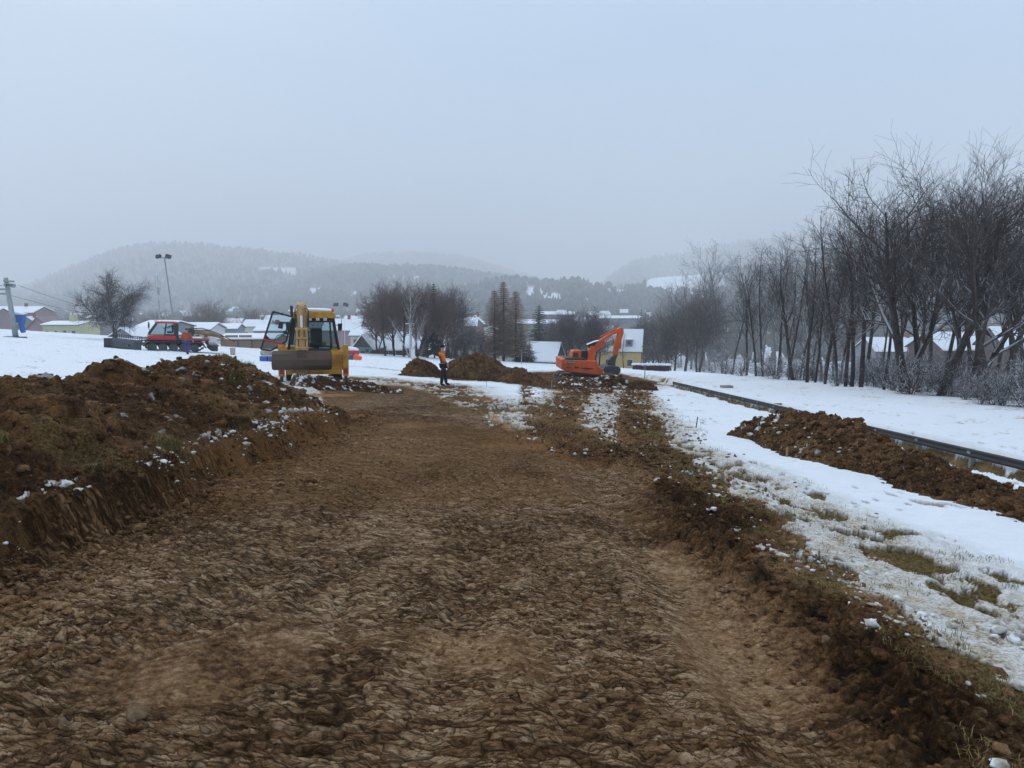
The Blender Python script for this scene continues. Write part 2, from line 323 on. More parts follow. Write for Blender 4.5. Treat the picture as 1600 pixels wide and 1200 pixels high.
def ground_fields(x, y):
    f = {}
    wob = (fbm(x * 1.3, y * 1.3, 11, 3) - .5)
    sd = poly_sd(x, y, MUD) + wob * .55
    cov = ss(-.15, .55, sd)
    smx = poly_sd(x, y, MIXED) + wob * .8
    far = ss(10, 22, y)
    cov = np.minimum(cov, .64 + .36 * ss(-.2, 1.0, smx))
    sx = poly_sd(x, y, EXCAV) + wob * 1.5
    cov = np.minimum(cov, ss(-.3, .9, sx))
    for ln, wd, dep in ((RUTA, .75, 0), (RUTL, .28, .28), (RUTB, .55, 0), (RUTB2, .45, .18)):
        d = line_d(x, y, ln) + wob * .5; cov = np.minimum(cov, dep + (1 - dep) * ss(wd * .6, wd * 1.5, d))
    d1 = line_d(x, y, DIRT1) + wob * .4; d2 = line_d(x, y, DIRT2) + wob * .3; d3 = line_d(x, y, DIRT3) + wob * .3
    cov = np.minimum(cov, .47 + .53 * ss(.15, .55, d1)); cov = np.minimum(cov, .60 + .4 * ss(.1, .5, d3))
    db = line_d(x, y, BACKM) + wob * 1.5; cov = np.minimum(cov, .30 + .7 * ss(.6, 2.6, db))
    dk = line_d(x, y, TRK) + wob * 1.5; cov = np.minimum(cov, .35 + .65 * ss(.1, 1.4, dk))
    # around the left mound and below the rail
    sl_ = ss(-3.1, -4.2, x) * ss(20, 18, y); cov = np.minimum(cov, 1 - .62 * sl_ * ss(-8.5, -7.2, x))
    cov = np.minimum(cov, 1 - ss(-3.35, -3.5, x) * ss(-4.0, -3.85, x) * ss(16.0, 14.2, y))
    tr = ss(-.95, -.5, x - RX(y) + wob * .5) * ss(.25, .05, x - RX(y)) * ss(50, 44, y); cov = np.minimum(cov, 1 - .85 * tr)
    n = fbm(x * 3.4, y * 2.6, 31, 6, .62); n = np.clip((n - .5) * 1.9 + .5, 0, 1)
    wid = .07 * (1 + 2 * ss(3, 1, y) * 0)
    snow = ss(-.05, .05, cov * 1.3 - .15 - n)
    # specks of earth and dead grass poking out of clean snow
    spk = vn(x * 9 + 3, y * 5, 71) * .6 + fbm(x * 1.1, y * .9, 73, 3) * .6
    snow = snow * (1 - .8 * ss(.87, .93, spk))
    fpx = (x - 7.6 - .5 * np.sin(y * .3)); fpm = np.exp(-(fpx / .25) ** 2) * ss(.1, .0, np.abs((y / .62) % 1. - .5) - .12)
    f['foot'] = fpm * ss(7, 9, y) * ss(60, 50, y) + np.exp(-((x + 14 - .22 * (y - 30)) / .18) ** 2) * ss(24, 26, y) * .8 + np.exp(-((x + 16 - .22 * (y - 30)) / .18) ** 2) * ss(24, 26, y) * .8
    dirt = np.maximum.reduce([ss(1.0, .1, np.abs(d2)) * .95, ss(.8, .1, d1) * .95, ss(1.5, .1, sd) * .95, ss(.8, 0, smx) * .85, ss(2, 0, sx) * .7, ss(.6, 0, d3) * .5, ss(3.2, .5, db) * .7, ss(1.5, 0, dk) * .7])
    grass = np.maximum.reduce([ss(.75, .1, d1), ss(.5, .0, d3), ss(-.6, .0, sd) * ss(.9, .4, sd) * (.50 * ss(-1, 1, x)), ss(.4, -.2, smx) * .30, ss(3, 1, db) * .3, tr * .7]) * ss(-.4, .5, sx)
    gn = fbm(x * 1.7, y * 1.7, 51, 4); grass = ss(.48, .62, gn * .75 + grass * .42) * np.clip(grass * 1.6, 0, 1)
    grass = grass * ss(-.9, -.1, np.minimum(sd, 9)) 
    rut = np.maximum.reduce([ss(.9, .3, line_d(x, y, RUTA) + wob * .5), ss(.7, .2, line_d(x, y, RUTB) + wob * .5), ss(.5, .1, line_d(x, y, RUTB2) + wob * .5), ss(.4, .1, line_d(x, y, RUTL) + wob * .5), ss(1.6, .3, line_d(x, y, BACKM) + wob)])
    f.update(rut=rut, snow=snow, dirt=np.clip(dirt, 0, 1), grass=grass, sd=sd, smx=smx, d1=d1, d2=d2, cov=cov, wob=wob, sx=sx, tr=tr)
    return f
def ground_detail(x, y, sp):
    """full detail height offset and attributes; sp is the local grid spacing"""
    f = ground_fields(x, y); sd = f['sd']; snow = f['snow']
    fade = lambda c: np.clip(c / (sp * 2.2), 0, 1)
    mudin = ss(.15, -.15, sd)
    z = .05 * (fbm(x * .7, y * .7, 5, 3) - .5) + .03 * (fbm(x * 2.3, y * 2.3, 6, 3) - .5) * 1.2
    # flaky, smeared surface left by the digging bucket
    wx = fbm(x * 4, y * 4, 21, 3) - .5; wy = fbm(x * 4, y * 4, 22, 3) - .5
    ang = rad(14) + .5 * (fbm(x * .35, y * .35, 23, 2) - .5); ca, sa = np.cos(ang), np.sin(ang)
    xr = x * ca + y * sa; yr = -x * sa + y * ca
    f1, f2, rr, dx, dy = worley(xr * 9 + wx * 1.4, yr * 20 + wy * 1.8, 3)
    crk = ss(.10, .0, f2 - f1)
    plate = (rr - .5) * .014 + (dy * .012 + dx * .004 * (rr - .5) * 4)
    g1, g2, r2, ex, ey = worley(xr * 26 + wx * 2.5, yr * 46 + wy * 2.5, 4)
    crk2 = ss(.12, .0, g2 - g1)
    plate2 = (r2 - .5) * .006 + ey * .006
    flaky = ss(.27, .48, fbm(x * .55 + 4, y * .55, 24, 4) + .10)
    crumb = ss(.50, .66, fbm(x * .9, y * .6 + 7, 25, 4))
    c1, c2, cr, _, _ = worley(x * 17, y * 17, 8)
    crum = (.5 - c1) * .024 * (cr * .8 + .4) + (fbm(x * 11, y * 11, 9, 3) - .5) * .035
    # long scraped streaks
    st = ss(.56, .64, fbm(x * .5 + 9, y * .22 + 3, 27, 3)) * ss(9, 5, y)
    sa2 = rad(62); xs = x * math.cos(sa2) + y * math.sin(sa2)*-1; 
    gro = (fbm((x * .90 + y * .44) * 16, (y * .90 - x * .44) * .8, 28, 3) - .5) * .034
    md = (plate * fade(.08) + plate2 * fade(.03)) * flaky * (1 - .6 * st) + crum * (.04 + crumb) * fade(.06) + gro * st * fade(.05)
    # wheel marks that run along the strip
    wav = 0
    for xc, wd, dp in ((1.15, .25, .05), (-.55, .22, .035), (-1.9, .2, .03)):
        xx = x - xc - .25 * np.sin(y * .33 + xc) - .02 * y; wav = wav - dp * np.exp(-(xx / wd) ** 2) + dp * .6 * np.exp(-((np.abs(xx) - wd * 1.6) / (wd * .5)) ** 2)
    md = md + wav * ss(14, 9, y)
    for ln_, wd_, am in ((TY1, .21, .8), (TY2, .20, 1.0), (TY3, .19, .7)):
        P_ = np.asarray(ln_); dd_ = np.full(x.shape, 1e9); ss_ = np.zeros_like(x); acc = 0.
        for a, b in zip(P_[:-1], P_[1:]):
            e = b - a; le = np.hypot(*e); t = np.clip(((x - a[0]) * e[0] + (y - a[1]) * e[1]) / le ** 2, 0, 1); cr_ = ((x - a[0]) * e[1] - (y - a[1]) * e[0]) / le
            d = np.hypot(x - a[0] - t * e[0], y - a[1] - t * e[1]); mm = d < np.abs(dd_); dd_ = np.where(mm, d * np.sign(cr_), dd_); ss_ = np.where(mm, acc + t * le, ss_); acc += le
        dd_ = dd_ + .10 * (fbm(x * 1.2, y * 1.2, 65, 2) - .5); ins_ = ss(wd_, wd_ * .75, np.abs(dd_)); pres = ss(.38, .52, fbm(x * .9 + 3, y * .5, 66, 3) + .06) * am
        lug = ss(.25, .45, np.abs(((ss_ + np.abs(dd_) * .7) / .13 + .12 * (wx)) % 1. - .5) * 2 * .9)
        md = md * (1 - .65 * ins_ * pres) + pres * (-.030 * ins_ + .022 * ins_ * lug * fade(.06) + .022 * np.exp(-((np.abs(dd_) - wd_ * 1.25) / .05) ** 2) * (.5 + wy * 2))
    # churned clods at the right border of the strip and in the ruts
    edge = np.exp(-((sd + .55) / .5) ** 2) * ss(-1, 1.2, x)
    e1, e2, er, _, _ = worley(x * 6.5 + wx, y * 6.5 + wy, 12)
    clod = (.55 - e1) * .13 * (.5 + er) + (.5 - c1) * .03
    ch = np.maximum.reduce([edge * (.6 + .8 * ss(.4, .6, fbm(x * .8, y * .8, 14, 3))), ss(.5, -.4, f['sx']) * 1.3, ss(.3, -.5, f['smx']) * .6, f['rut'] * .95])
    md = md + ch * (clod + .05 * ss(0, 1, edge) + (fbm(x * 3.1, y * 3.1, 15, 4) - .5) * .16) * fade(.1)
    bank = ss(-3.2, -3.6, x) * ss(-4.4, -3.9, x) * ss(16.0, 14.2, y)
    md = md + bank * ((fbm(x * 5, y * 5, 18, 4) - .5) * .12 + (.5 - e1) * .07)
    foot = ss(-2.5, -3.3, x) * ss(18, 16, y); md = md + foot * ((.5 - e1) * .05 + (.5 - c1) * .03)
    z = z + md * (1 - .75 * snow)
    out_ = 1 - mudin
    sb = snow * (.055 + .02 * (fbm(x * 1.5, y * 1.5, 41, 3) - .5) + .10 * (fbm(x * .45, y * .45, 43, 2) - .5))
    low = ss(.99, .6, f['cov']); s1, s2, sr, _, _ = worley(x * 7 + wx * 3, y * 3.6 + wy * 3, 44)
    sb = sb + snow * low * ((.5 - s1) * .035 * (.3 + sr) + (fbm(x * 6, y * 3, 45, 4) - .5) * .10)
    z = z + sb + out_ * (1 - snow) * (fbm(x * 9, y * 5, 46, 3) - .5) * .05
    z = z - .035 * f['foot'] * snow
    z = z - .05 * ss(.35, .05, f['d1']) - .03 * ss(.4, .1, f['d2'])
    cav_shade = np.clip(ch * ss(.35, .7, e1) * .7 + crumb * ss(.3, .6, c1) * .5, 0, 1) * (1 - snow) * fade(.05)  # mask for the crevice shade painted between clods and crumbs
    tone = .475 + .17 * (fbm(x * .4, y * .4, 61, 3) - .5) * 2 + .14 * flaky - .14 * crumb * 1. - .34 * ch + .02 * st
    tone = tone + (cr - .5) * crumb * .25
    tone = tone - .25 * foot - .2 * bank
    och = ss(.50, .66, fbm(x * .35 + 2, y * .22 + 5, 63, 4) + .20 * np.exp(-((x + 2.2 - (y - 9) * -.12) / 1.1) ** 2) * ss(5, 8, y) * ss(21, 16, y)) * .75 * ss(1.6, .4, x)
    # wet, grey-purple trodden clay near the right border is left to the tone
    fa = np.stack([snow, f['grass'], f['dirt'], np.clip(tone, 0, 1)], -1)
    fb = np.stack([np.clip(och, 0, 1) * mudin, cav_shade, flaky * (1 - .7 * st) * mudin * (1 - .8 * np.clip(ch, 0, 1)) * (1 - snow), np.clip(f['tr'] + f['grass'] * .3, 0, 1)], -1)
    return z, fa, fb
# ------------------------------------------------------------------ ground sheets
def build_ground():
    ys = [1.15]
    while ys[-1] < 150: ys.append(ys[-1] + min(.0052 * ys[-1], ys[-1] ** 2 / 1250 + .0035))
    ys = np.array(ys); us = np.linspace(-.92, .92, 1300)
    Y, U = np.meshgrid(ys, us, indexing='ij'); X = U * (Y + .25)
    sp = np.maximum(Y * .0014, np.gradient(ys)[:, None] * .5 + 0 * U)
    dz, fa, fb = ground_detail(X.ravel(), Y.ravel(), sp.ravel())
    Z = G(X, Y).ravel() + dz
    edge = np.minimum(ss(.92, .905, np.abs(U)).ravel(), ss(150, 140, Y).ravel())
    Z = Z - (1 - edge) * .25 * (Y.ravel() * .02 + .3)
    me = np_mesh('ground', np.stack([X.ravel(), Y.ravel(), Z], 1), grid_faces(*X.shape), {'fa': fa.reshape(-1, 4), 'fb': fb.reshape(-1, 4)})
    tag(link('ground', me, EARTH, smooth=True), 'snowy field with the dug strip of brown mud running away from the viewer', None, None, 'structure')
    # wide sheet around and beyond
    r = np.concatenate([[0], np.geomspace(3, 5350, 140)]); a = np.linspace(0, 2 * math.pi, 181)
    R, A = np.meshgrid(r, a, indexing='ij'); X = R * np.sin(A); Y = R * np.cos(A)
    inside = ss(.93, .86, np.abs(X) / np.maximum(Y, .01)) * (Y > 1.1) * ss(152, 138, Y)
    inside = np.where(Y > 1.0, inside, 0)
    Z = G(X, Y) - .02 - inside * (.35 + .01 * Y)
    n = X.size; fa = np.zeros((n, 4)); fa[:, 0] = 1; fb = np.zeros((n, 4))
    xr, yr = X.ravel(), Y.ravel()
    near = (R.ravel() < 40); sdm = poly_sd(xr, yr, MUD); fa[:, 0] = np.where(near, ss(0, .4, sdm), 1); fa[:, 3] = .4
    fv = ss(.52, .60, fbm(xr * .006, yr * .006, 301, 4)) * (yr > 180); fa[:, 0] *= 1 - .8 * fv; fa[:, 1] = fv * .6; fa[:, 3] = .25
    me = np_mesh('valley_ground', np.stack([xr, yr, Z.ravel()], 1), grid_faces(*X.shape), {'fa': fa, 'fb': fb})
    tag(link('valley_ground', me, EARTH, smooth=True), None, None, None, 'structure')
build_ground()
# ------------------------------------------------------------------ earth heaps
HEAP_PTS = []
def heap(name, path, label, seed, res=.03, clod=.05, rough=.10, snowf=None, tone=.30, cat='earth heap', ends=(.12, .12), group=None, och=0, sharp=1.5):
    """path rows: (x, y, half width left, half width right, height); cross-section runs left to right"""
    P = np.array(path, float); n = len(P)
    seg = np.concatenate([[0], np.cumsum(np.hypot(np.diff(P[:, 0]), np.diff(P[:, 1])))]); Ln = seg[-1]
    ns = int(Ln / res) + 2; s_ = np.linspace(0, Ln, ns)
    from_ = [np.interp(s_, seg, P[:, k]) for k in range(5)]
    k = max(3, int(.4 / res)); ker = np.hanning(2 * k + 1); ker /= ker.sum()
    from_ = [np.convolve(np.pad(a, k, mode='edge'), ker, 'valid') for a in from_]
    cx, cy, wl, wr, hh = from_
    tx = np.gradient(cx); ty = np.gradient(cy); tl = np.hypot(tx, ty) + 1e-9; nx = ty / tl; ny = -tx / tl
    nt_ = int((P[:, 2].max() + P[:, 3].max()) / res) + 2; t = np.linspace(-1.12, 1.12, nt_)
    T, _ = np.meshgrid(t, s_); S = np.repeat(s_[:, None], nt_, 1)
    W = np.where(T < 0, wl[:, None], wr[:, None])
    X = cx[:, None] + nx[:, None] * T * W; Y = cy[:, None] + ny[:, None] * T * W
    e = np.minimum(ss(0, ends[0] * Ln, S), ss(0, ends[1] * Ln, Ln - S))
    wt = np.abs(T) * (1 + .35 * (fbm(X * 1.1, Y * 1.1, seed + 3, 3) - .5)) + (1 - e) * .9
    H0 = hh[:, None] * (1 - np.clip(wt, 0, 1) ** sharp) * (.75 + .5 * fbm(X * .8, Y * .8, seed, 3))
    under = np.clip(wt - 1, 0, 1) * 1.2
    Z = G(X, Y) + H0 - .04 - under * .6
    dzx = np.gradient(Z, axis=0); dzt = np.gradient(Z, axis=1)
    du = np.stack([np.gradient(X, axis=0), np.gradient(Y, axis=0), dzx], -1); dv = np.stack([np.gradient(X, axis=1), np.gradient(Y, axis=1), dzt], -1)
    N = np.cross(du, dv); N /= np.linalg.norm(N, axis=-1, keepdims=True) + 1e-9; N *= np.sign(N[..., 2:3] + 1e-9)
    m = ss(0, .12, H0)
    big = (fbm3(X * 1.4, Y * 1.4, Z * 1.4, seed + 1, 3) - .5) * 2 * rough * 1.4
    mid = (fbm3(X * 4.5, Y * 4.5, Z * 4.5, seed + 2, 4) - .5) * rough * 1.1
    e1, e2, er, _, _ = worley(X * 5 + Z * 3, Y * 5 - Z * 2.5, seed + 4); c1, c2, cr, _, _ = worley(X * 14 + Z * 8, Y * 14 - Z * 7, seed + 5)
    ld = ss(.35, .6, fbm(X * 1.2, Y * 1.2, seed + 6, 3))
    dsp = (big + mid + (.5 - e1) * clod * 1.8 * (.3 + er) * ld + (.5 - c1) * clod * .55 * (.4 + cr)) * (.25 + .75 * m)
    V = np.stack([X, Y, Z], -1) + N * dsp[..., None]
    sn = np.zeros_like(X)
    if snowf is not None:
        sf = snowf(X, Y, T, S / Ln); q = fbm(X * 4.5, Y * 4.5, seed + 8, 5, .6); q = np.clip((q - .5) * 1.9 + .5, 0, 1); sn = ss(-.05, .05, sf - q) * ss(.2, .55, N[..., 2])
    V[..., 2] += sn * .03
    cav_shade = np.clip(ss(.35, .7, e1) * .5 * ld + ss(.35, .65, c1) * .45, 0, 1)  # mask for shade painted into the gaps between the heap's clods
    gr = ss(.66, .74, fbm(X * 1.5, Y * 1.5, seed + 9, 4) + (.10 * ss(.5, .95, np.abs(T)))) * .35
    tn = tone - .16 + .5 * (fbm(X * .7, Y * .7, seed + 10, 3) - .5) + (er - .5) * .15 * ld + (cr - .5) * .16
    fa = np.stack([sn, gr, np.full_like(X, .35), np.clip(tn, 0, 1)], -1)
    fb = np.stack([och * ss(.5, .62, fbm(X * .6, Y * .6, seed + 11, 3)), cav_shade, 0 * X, gr * .5], -1)
    f = grid_faces(ns, nt_)
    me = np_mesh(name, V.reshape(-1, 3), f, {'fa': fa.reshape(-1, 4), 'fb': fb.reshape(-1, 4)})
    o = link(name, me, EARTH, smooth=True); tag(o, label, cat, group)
    keep = (H0 > .05); HEAP_PTS.append((V[keep], N[keep], seed)); return o
heap('earth_mound', [(-5.9, 2.2, 2.6, 2.05, 1.1), (-5.9, 5.5, 2.6, 2.1, 1.05), (-5.8, 7.4, 2.4, 2.0, 1.0), (-5.7, 8.6, 2.3, 1.9, .72), (-5.8, 10.2, 2.3, 1.95, .86), (-5.9, 11.6, 2.4, 2.1, .56), (-5.95, 13.8, 2.4, 2.1, .92), (-6.25, 15.5, 2.4, 2.1, .95), (-7.1, 17.4, 2.4, 2.1, .84), (-8.1, 19.4, 2.2, 1.9, .55), (-8.9, 21.0, 1.6, 1.5, .3)],
     'long dark ridge of dug earth with snow lumps along the left edge of the mud', 101, res=.027, clod=.075, rough=.165, ends=(.02, .10), och=.35, tone=.30, sharp=1.35,
     snowf=lambda X, Y, T, s: np.maximum(.30 * ss(.70, .86, s) * ss(-.2, .2, T), .44 * ss(.62, .7, s) * ss(.55, .8, T) * ss(1.2, .95, T)))
a_ = [plane_at(*p) for p in ((1100, 684), (1180, 693), (1262, 722), (1370, 758), (1480, 795), (1600, 835), (1720, 880))]
heap('earth_mound', [(a_[0][0] + .35, a_[0][1], .35, .35, .15), (a_[1][0] + .6, a_[1][1] + .1, .85, .95, .80), (a_[2][0] + .75, a_[2][1] + .1, .85, 1.15, .86), (a_[3][0] + .75, a_[3][1] + .1, .85, .95, .52), (a_[4][0] + .75, a_[4][1] + .1, .8, .9, .34), (a_[5][0] + .75, a_[5][1], .75, .9, .36), (a_[6][0] + .8, a_[6][1], .8, .9, .4)],
     'reddish brown heap of loose clods lying on snow beside the guard rail at right', 131, res=.022, clod=.075, rough=.09, ends=(.06, .02), tone=.28, och=.12, sharp=1.2,
     snowf=lambda X, Y, T, s: .30 * ss(.30, .1, s))
def far_heap(px0, px1, py, y, h, w_, label, seed, **k):
    a = at_y(px0, y, py); b = at_y(px1, y, py)
    pts = [(a[0] + (b[0] - a[0]) * q, y + .6 * math.sin(q * 5 + seed), w_ * (.6 + .4 * math.sin(q * 3.1)), w_ * (.6 + .4 * math.sin(q * 3.1)), h * hq) for q, hq in k.pop('prof')]
    return heap('earth_mound', pts, label, seed, **k)
far_heap(636, 690, 585, 38, .98, 1.2, 'small rounded earth heap just left of the standing worker', 141, res=.06, clod=.08, rough=.10, prof=[(0, .5), (.3, 1), (.6, .9), (1, .3)], ends=(.25, .3))
far_heap(692, 860, 592, 38.5, 1.35, 1.7, 'largest brown earth heap tapering off toward the orange excavator', 151, res=.06, clod=.09, rough=.14, prof=[(0, .5), (.18, .95), (.36, 1.0), (.5, .78), (.62, .62), (.74, .62), (.88, .3), (1, .16)], ends=(.1, .1))
far_heap(975, 1034, 602, 37, .55, 1.0, 'low earth heap at the foot of a short post right of the excavator', 161, res=.06, clod=.08, rough=.08, prof=[(0, .3), (.4, 1), (.7, .9), (1, .2)], ends=(.2, .25), tone=.2)
far_heap(868, 992, 600, 39.5, .62, 1.3, 'churned bank of dark earth and snow heaped in front of the excavator', 171, res=.06, clod=.11, rough=.14, prof=[(0, .5), (.25, .7), (.5, .8), (.75, 1.25), (1, .4)], ends=(.1, .1), tone=.18, snowf=lambda X, Y, T, s: .26 + 0 * X)
far_heap(452, 640, 606, 24.6, .34, 1.1, 'flat band of dark churned earth behind the backhoe loader', 181, res=.05, clod=.09, rough=.10, prof=[(0, 1.3), (.3, 1.25), (.6, .9), (1, .4)], ends=(.1, .2), tone=.16, snowf=lambda X, Y, T, s: .24 + 0 * X)
# ------------------------------------------------------------------ clods, snow lumps, grass
def ico(sub):
    import bmesh
    bm = bmesh.new(); bmesh.ops.create_icosphere(bm, subdivisions=sub, radius=1)
    v = np.array([q.co[:] for q in bm.verts]); f = np.array([[q.index for q in p.verts] for p in bm.faces]); bm.free(); return v, f
rs = np.random.RandomState(5)
def blobs(name, pos, size, mat, sub=1, flat=.65, seed=0, attr=None, label=None, cat=None, parent=None):
    v, f = ico(sub); K = 10; var = []
    for k in range(K):
        q = v * (1 + .55 * (fbm3(v[:, 0] * 1.6 + k * 9, v[:, 1] * 1.6, v[:, 2] * 1.6, seed + k, 2) - .5)[:, None] * 2.6); q = q + rs.normal(0, .13, q.shape); q *= rs.uniform(.65, 1.25, 3); var.append(q)
    N = len(pos); idx = rs.randint(0, K, N); q = np.array(var)[idx]
    a = rs.uniform(0, 6.28, N); b = rs.uniform(-.6, .6, N); ca, sa, cb, sb = np.cos(a), np.sin(a), np.cos(b), np.sin(b)
    x, y, z = q[..., 0], q[..., 1], q[..., 2]
    y, z = y * cb[:, None] - z * sb[:, None], y * sb[:, None] + z * cb[:, None]
    x, y = x * ca[:, None] - y * sa[:, None], x * sa[:, None] + y * ca[:, None]
    q = np.stack([x, y, z * flat], -1) * size[:, None, None] + pos[:, None, :]
    F = (f[None] + (np.arange(N) * len(v))[:, None, None]).reshape(-1, 3)
    at_ = {}
    if attr is not None:
        A = np.repeat(attr, len(v), 0); at_ = {'fa': A, 'fb': np.zeros_like(A)}
    me = np_mesh(name, q.reshape(-1, 3), F, at_)
    o = link(name, me, mat, parent, smooth=sub > 1); return o
def mudattr(N, lo=.1, hi=.7, snow=0): return np.stack([np.full(N, snow), np.zeros(N), np.full(N, .3), rs.uniform(lo, hi, N)], 1)
def surf(x, y):
    dz, fa, fb = ground_detail(x, y, np.maximum(y * .0014, .003)); return G(x, y) + dz, fa
# clods on the strip: many fine crumbs, larger lumps at the borders
def scatter_xy(n, y0, y1, x0=-3.6, x1=2.9, p=1.4):
    u = rs.uniform(0, 1, n) ** p; y = y0 * (y1 / y0) ** u; return rs.uniform(x0, x1, n), y
x1_, y1_ = scatter_xy(9000, 1.7, 13); x2_, y2_ = scatter_xy(2600, 1.7, 24, 1.3, 3.1); x3_, y3_ = scatter_xy(1000, 3.5, 19, -3.75, -2.7)
t_ = rs.uniform(0, 1, 1600); i_ = rs.randint(0, len(RUTB) - 1, 1600); A_ = np.array(RUTB)
x4_ = A_[i_, 0] * (1 - t_) + A_[i_ + 1, 0] * t_ + rs.normal(0, .5, 1600); y4_ = A_[i_, 1] * (1 - t_) + A_[i_ + 1, 1] * t_
i_ = rs.randint(0, len(RUTA) - 1, 1600); A_ = np.array(RUTA); x5_ = A_[i_, 0] * (1 - t_) + A_[i_ + 1, 0] * t_ + rs.normal(0, .7, 1600); y5_ = A_[i_, 1] * (1 - t_) + A_[i_ + 1, 1] * t_
xs_ = np.concatenate([x1_, x2_, x3_, x4_, x5_]); ys_ = np.concatenate([y1_, y2_, y3_, y4_, y5_])
cl = fbm(xs_ * .8, ys_ * .8, 77, 3); keep = (poly_sd(xs_, ys_, MUD) < .2) | (np.arange(len(xs_)) > 12600); keep &= (cl > .56) | (np.arange(len(xs_)) > 9000); xs_, ys_ = xs_[keep], ys_[keep]
zs_, fa_ = surf(xs_, ys_)
sz = .005 + .006 * rs.exponential(1, len(xs_)) + .0011 * ys_; sz = np.minimum(sz, .055 + .002 * ys_) * np.where(np.abs(xs_ + .3) > 1.9, 1.35, .9)
o = blobs('mud_clods', np.stack([xs_, ys_, zs_ + sz * .15], 1), sz, EARTH, 1, .6, 3, np.stack([0 * xs_, 0 * xs_, 0 * xs_ + .3, np.clip(fa_[:, 3] * .8 - .08 + rs.uniform(0, .25, len(xs_)), 0, 1)], 1)); tag(o, 'loose clods and crumbs of brown mud strewn over the dug strip', 'mud clods', None, 'stuff')
# clods on the heaps
for (V_, N_, sd0) in HEAP_PTS:
    n_ = {101: 5200, 131: 3600}.get(sd0, 420); i_ = rs.randint(0, len(V_), n_); p_ = V_[i_]; dist = p_[:, 1]
    sz = (.010 + .016 * rs.exponential(1, n_)) * (.8 + .02 * dist); sz = np.minimum(sz, .10)
    o = blobs('heap_clods', p_ + N_[i_] * sz[:, None] * .15, sz, EARTH, 1, .8, 5, mudattr(n_, .0, .36)); tag(o, None, None, None, 'stuff')
    host = [q for q in bpy.data.objects if q.name.startswith('earth_mound')][HEAP_PTS.index((V_, N_, sd0))] if False else None
    o['label'] = {101: 'loose clods lying on the long dark ridge at left', 131: 'loose reddish clods on the heap beside the guard rail'}.get(sd0, 'loose clods on the far heaps'); o['category'] = 'clods'
# snow lumps
V_, N_, _ = HEAP_PTS[0]
sel = (V_[:, 1] > 12.5) & (V_[:, 0] > -6.2) & (fbm(V_[:, 0] * 1.3, V_[:, 1] * 1.3, 88, 3) > .50); sv = V_[sel]; sv = sv[rs.randint(0, len(sv), 260)]
yb = rs.uniform(3.6, 14.5, 1300); cl = fbm(yb * 1.1, yb * 0 + 3, 91, 3); yb = yb[cl > .49]; xb = -3.85 + rs.normal(0, .16, len(yb)) - .12 * np.sin(yb * 1.7)
zb, _f = surf(xb, yb)
V1, N1, _ = HEAP_PTS[1]; sv1 = V1[(V1[:, 1] > 12.0)]; sv1 = sv1[rs.randint(0, len(sv1), 140)]
xm = rs.uniform(-1.2, 7, 9000); ym = rs.uniform(9, 36, 9000); kk = (poly_sd(xm, ym, MIXED) < .6) | (np.abs(poly_sd(xm, ym, MUD) - .1) < .35); kk &= fbm(xm * 1.4, ym * 1.4, 93, 3) > .60; xm, ym = xm[kk], ym[kk]; zm, _f = surf(xm, ym)
xe, ye = scatter_xy(1500, 2, 14, 2.1, 3.4); zk = fbm(xe * 1.5, ye * 1.5, 94, 3) > .58; xe, ye = xe[zk], ye[zk]; ze, _f = surf(xe, ye)
LS_ = snow_mat('dirty_snow'); LS_.node_tree.nodes['Principled BSDF'].inputs['Roughness'].default_value = .9; n = LS_.node_tree; n.links.new(ramp(n, noise(n, 9, 6, .65), [(.36, (.24, .18, .11)), (.5, (.58, .54, .46)), (.6, (.78, .80, .83))]), n.nodes['Principled BSDF'].inputs['Base Color'])
P_ = np.concatenate([sv, np.stack([xb, yb, zb], 1), sv1, np.stack([xm, ym, zm], 1), np.stack([xe, ye, ze], 1)])
sz = np.minimum(.004 + .011 * rs.exponential(1, len(P_)) ** 1.3, .06) * (.75 + .03 * np.minimum(P_[:, 1], 25))
o = blobs('snow_lumps', P_ + np.array([0, 0, .01]), sz * .85, LS_, 2, .5, 9); tag(o, 'small broken lumps of snow scattered over the churned earth', 'snow lumps', None, 'stuff')
# grass
gm, n, b = newmat('dead_grass'); r_ = n.nodes.new('ShaderNodeObjectInfo'); a = noise(n, 3, 3); a2 = noise(n, 40, 2)
n.links.new(ramp(n, math_(n, 'ADD', math_(n, 'MULTIPLY', a, .6), math_(n, 'MULTIPLY', a2, .4)), [(.35, (.06, .050, .015)), (.5, (.17, .125, .042)), (.65, (.36, .26, .11))]), b.inputs['Base Color']); b.inputs['Roughness'].default_value = .8; b.inputs['Specular IOR Level'].default_value = .1
def blades(name, pos, length, mat, lean=.8, wid=.003):
    N = len(pos); a = rs.uniform(0, 6.28, N); d = np.stack([np.cos(a), np.sin(a), 0 * a], 1); p = np.stack([-np.sin(a), np.cos(a), 0 * a], 1) * (wid * (.6 + .3 * pos[:, 1]) ** .5)[:, None] if not np.isscalar(wid) else np.stack([-np.sin(a), np.cos(a), 0 * a], 1) * wid * np.sqrt(1 + .25 * pos[:, 1])[:, None]
    l = length[:, None]; k = rs.uniform(.3, 1.1, N)[:, None] * lean; up = np.array([0, 0, 1.])
    q0 = pos - up * .01; q1 = pos + up * l * .55 + d * l * .35 * k; q2 = pos + up * l * (.75 - .35 * k) + d * l * 1.0 * k
    v = np.stack([q0 - p, q0 + p, q1 + p * .7, q1 - p * .7, q2], 1).reshape(-1, 3); b0 = np.arange(N)[:, None] * 5
    f = np.concatenate([b0 + np.array([0, 1, 2]), b0 + np.array([0, 2, 3]), b0 + np.array([3, 2, 4])])
    return link(name, np_mesh(name, v, f), mat)
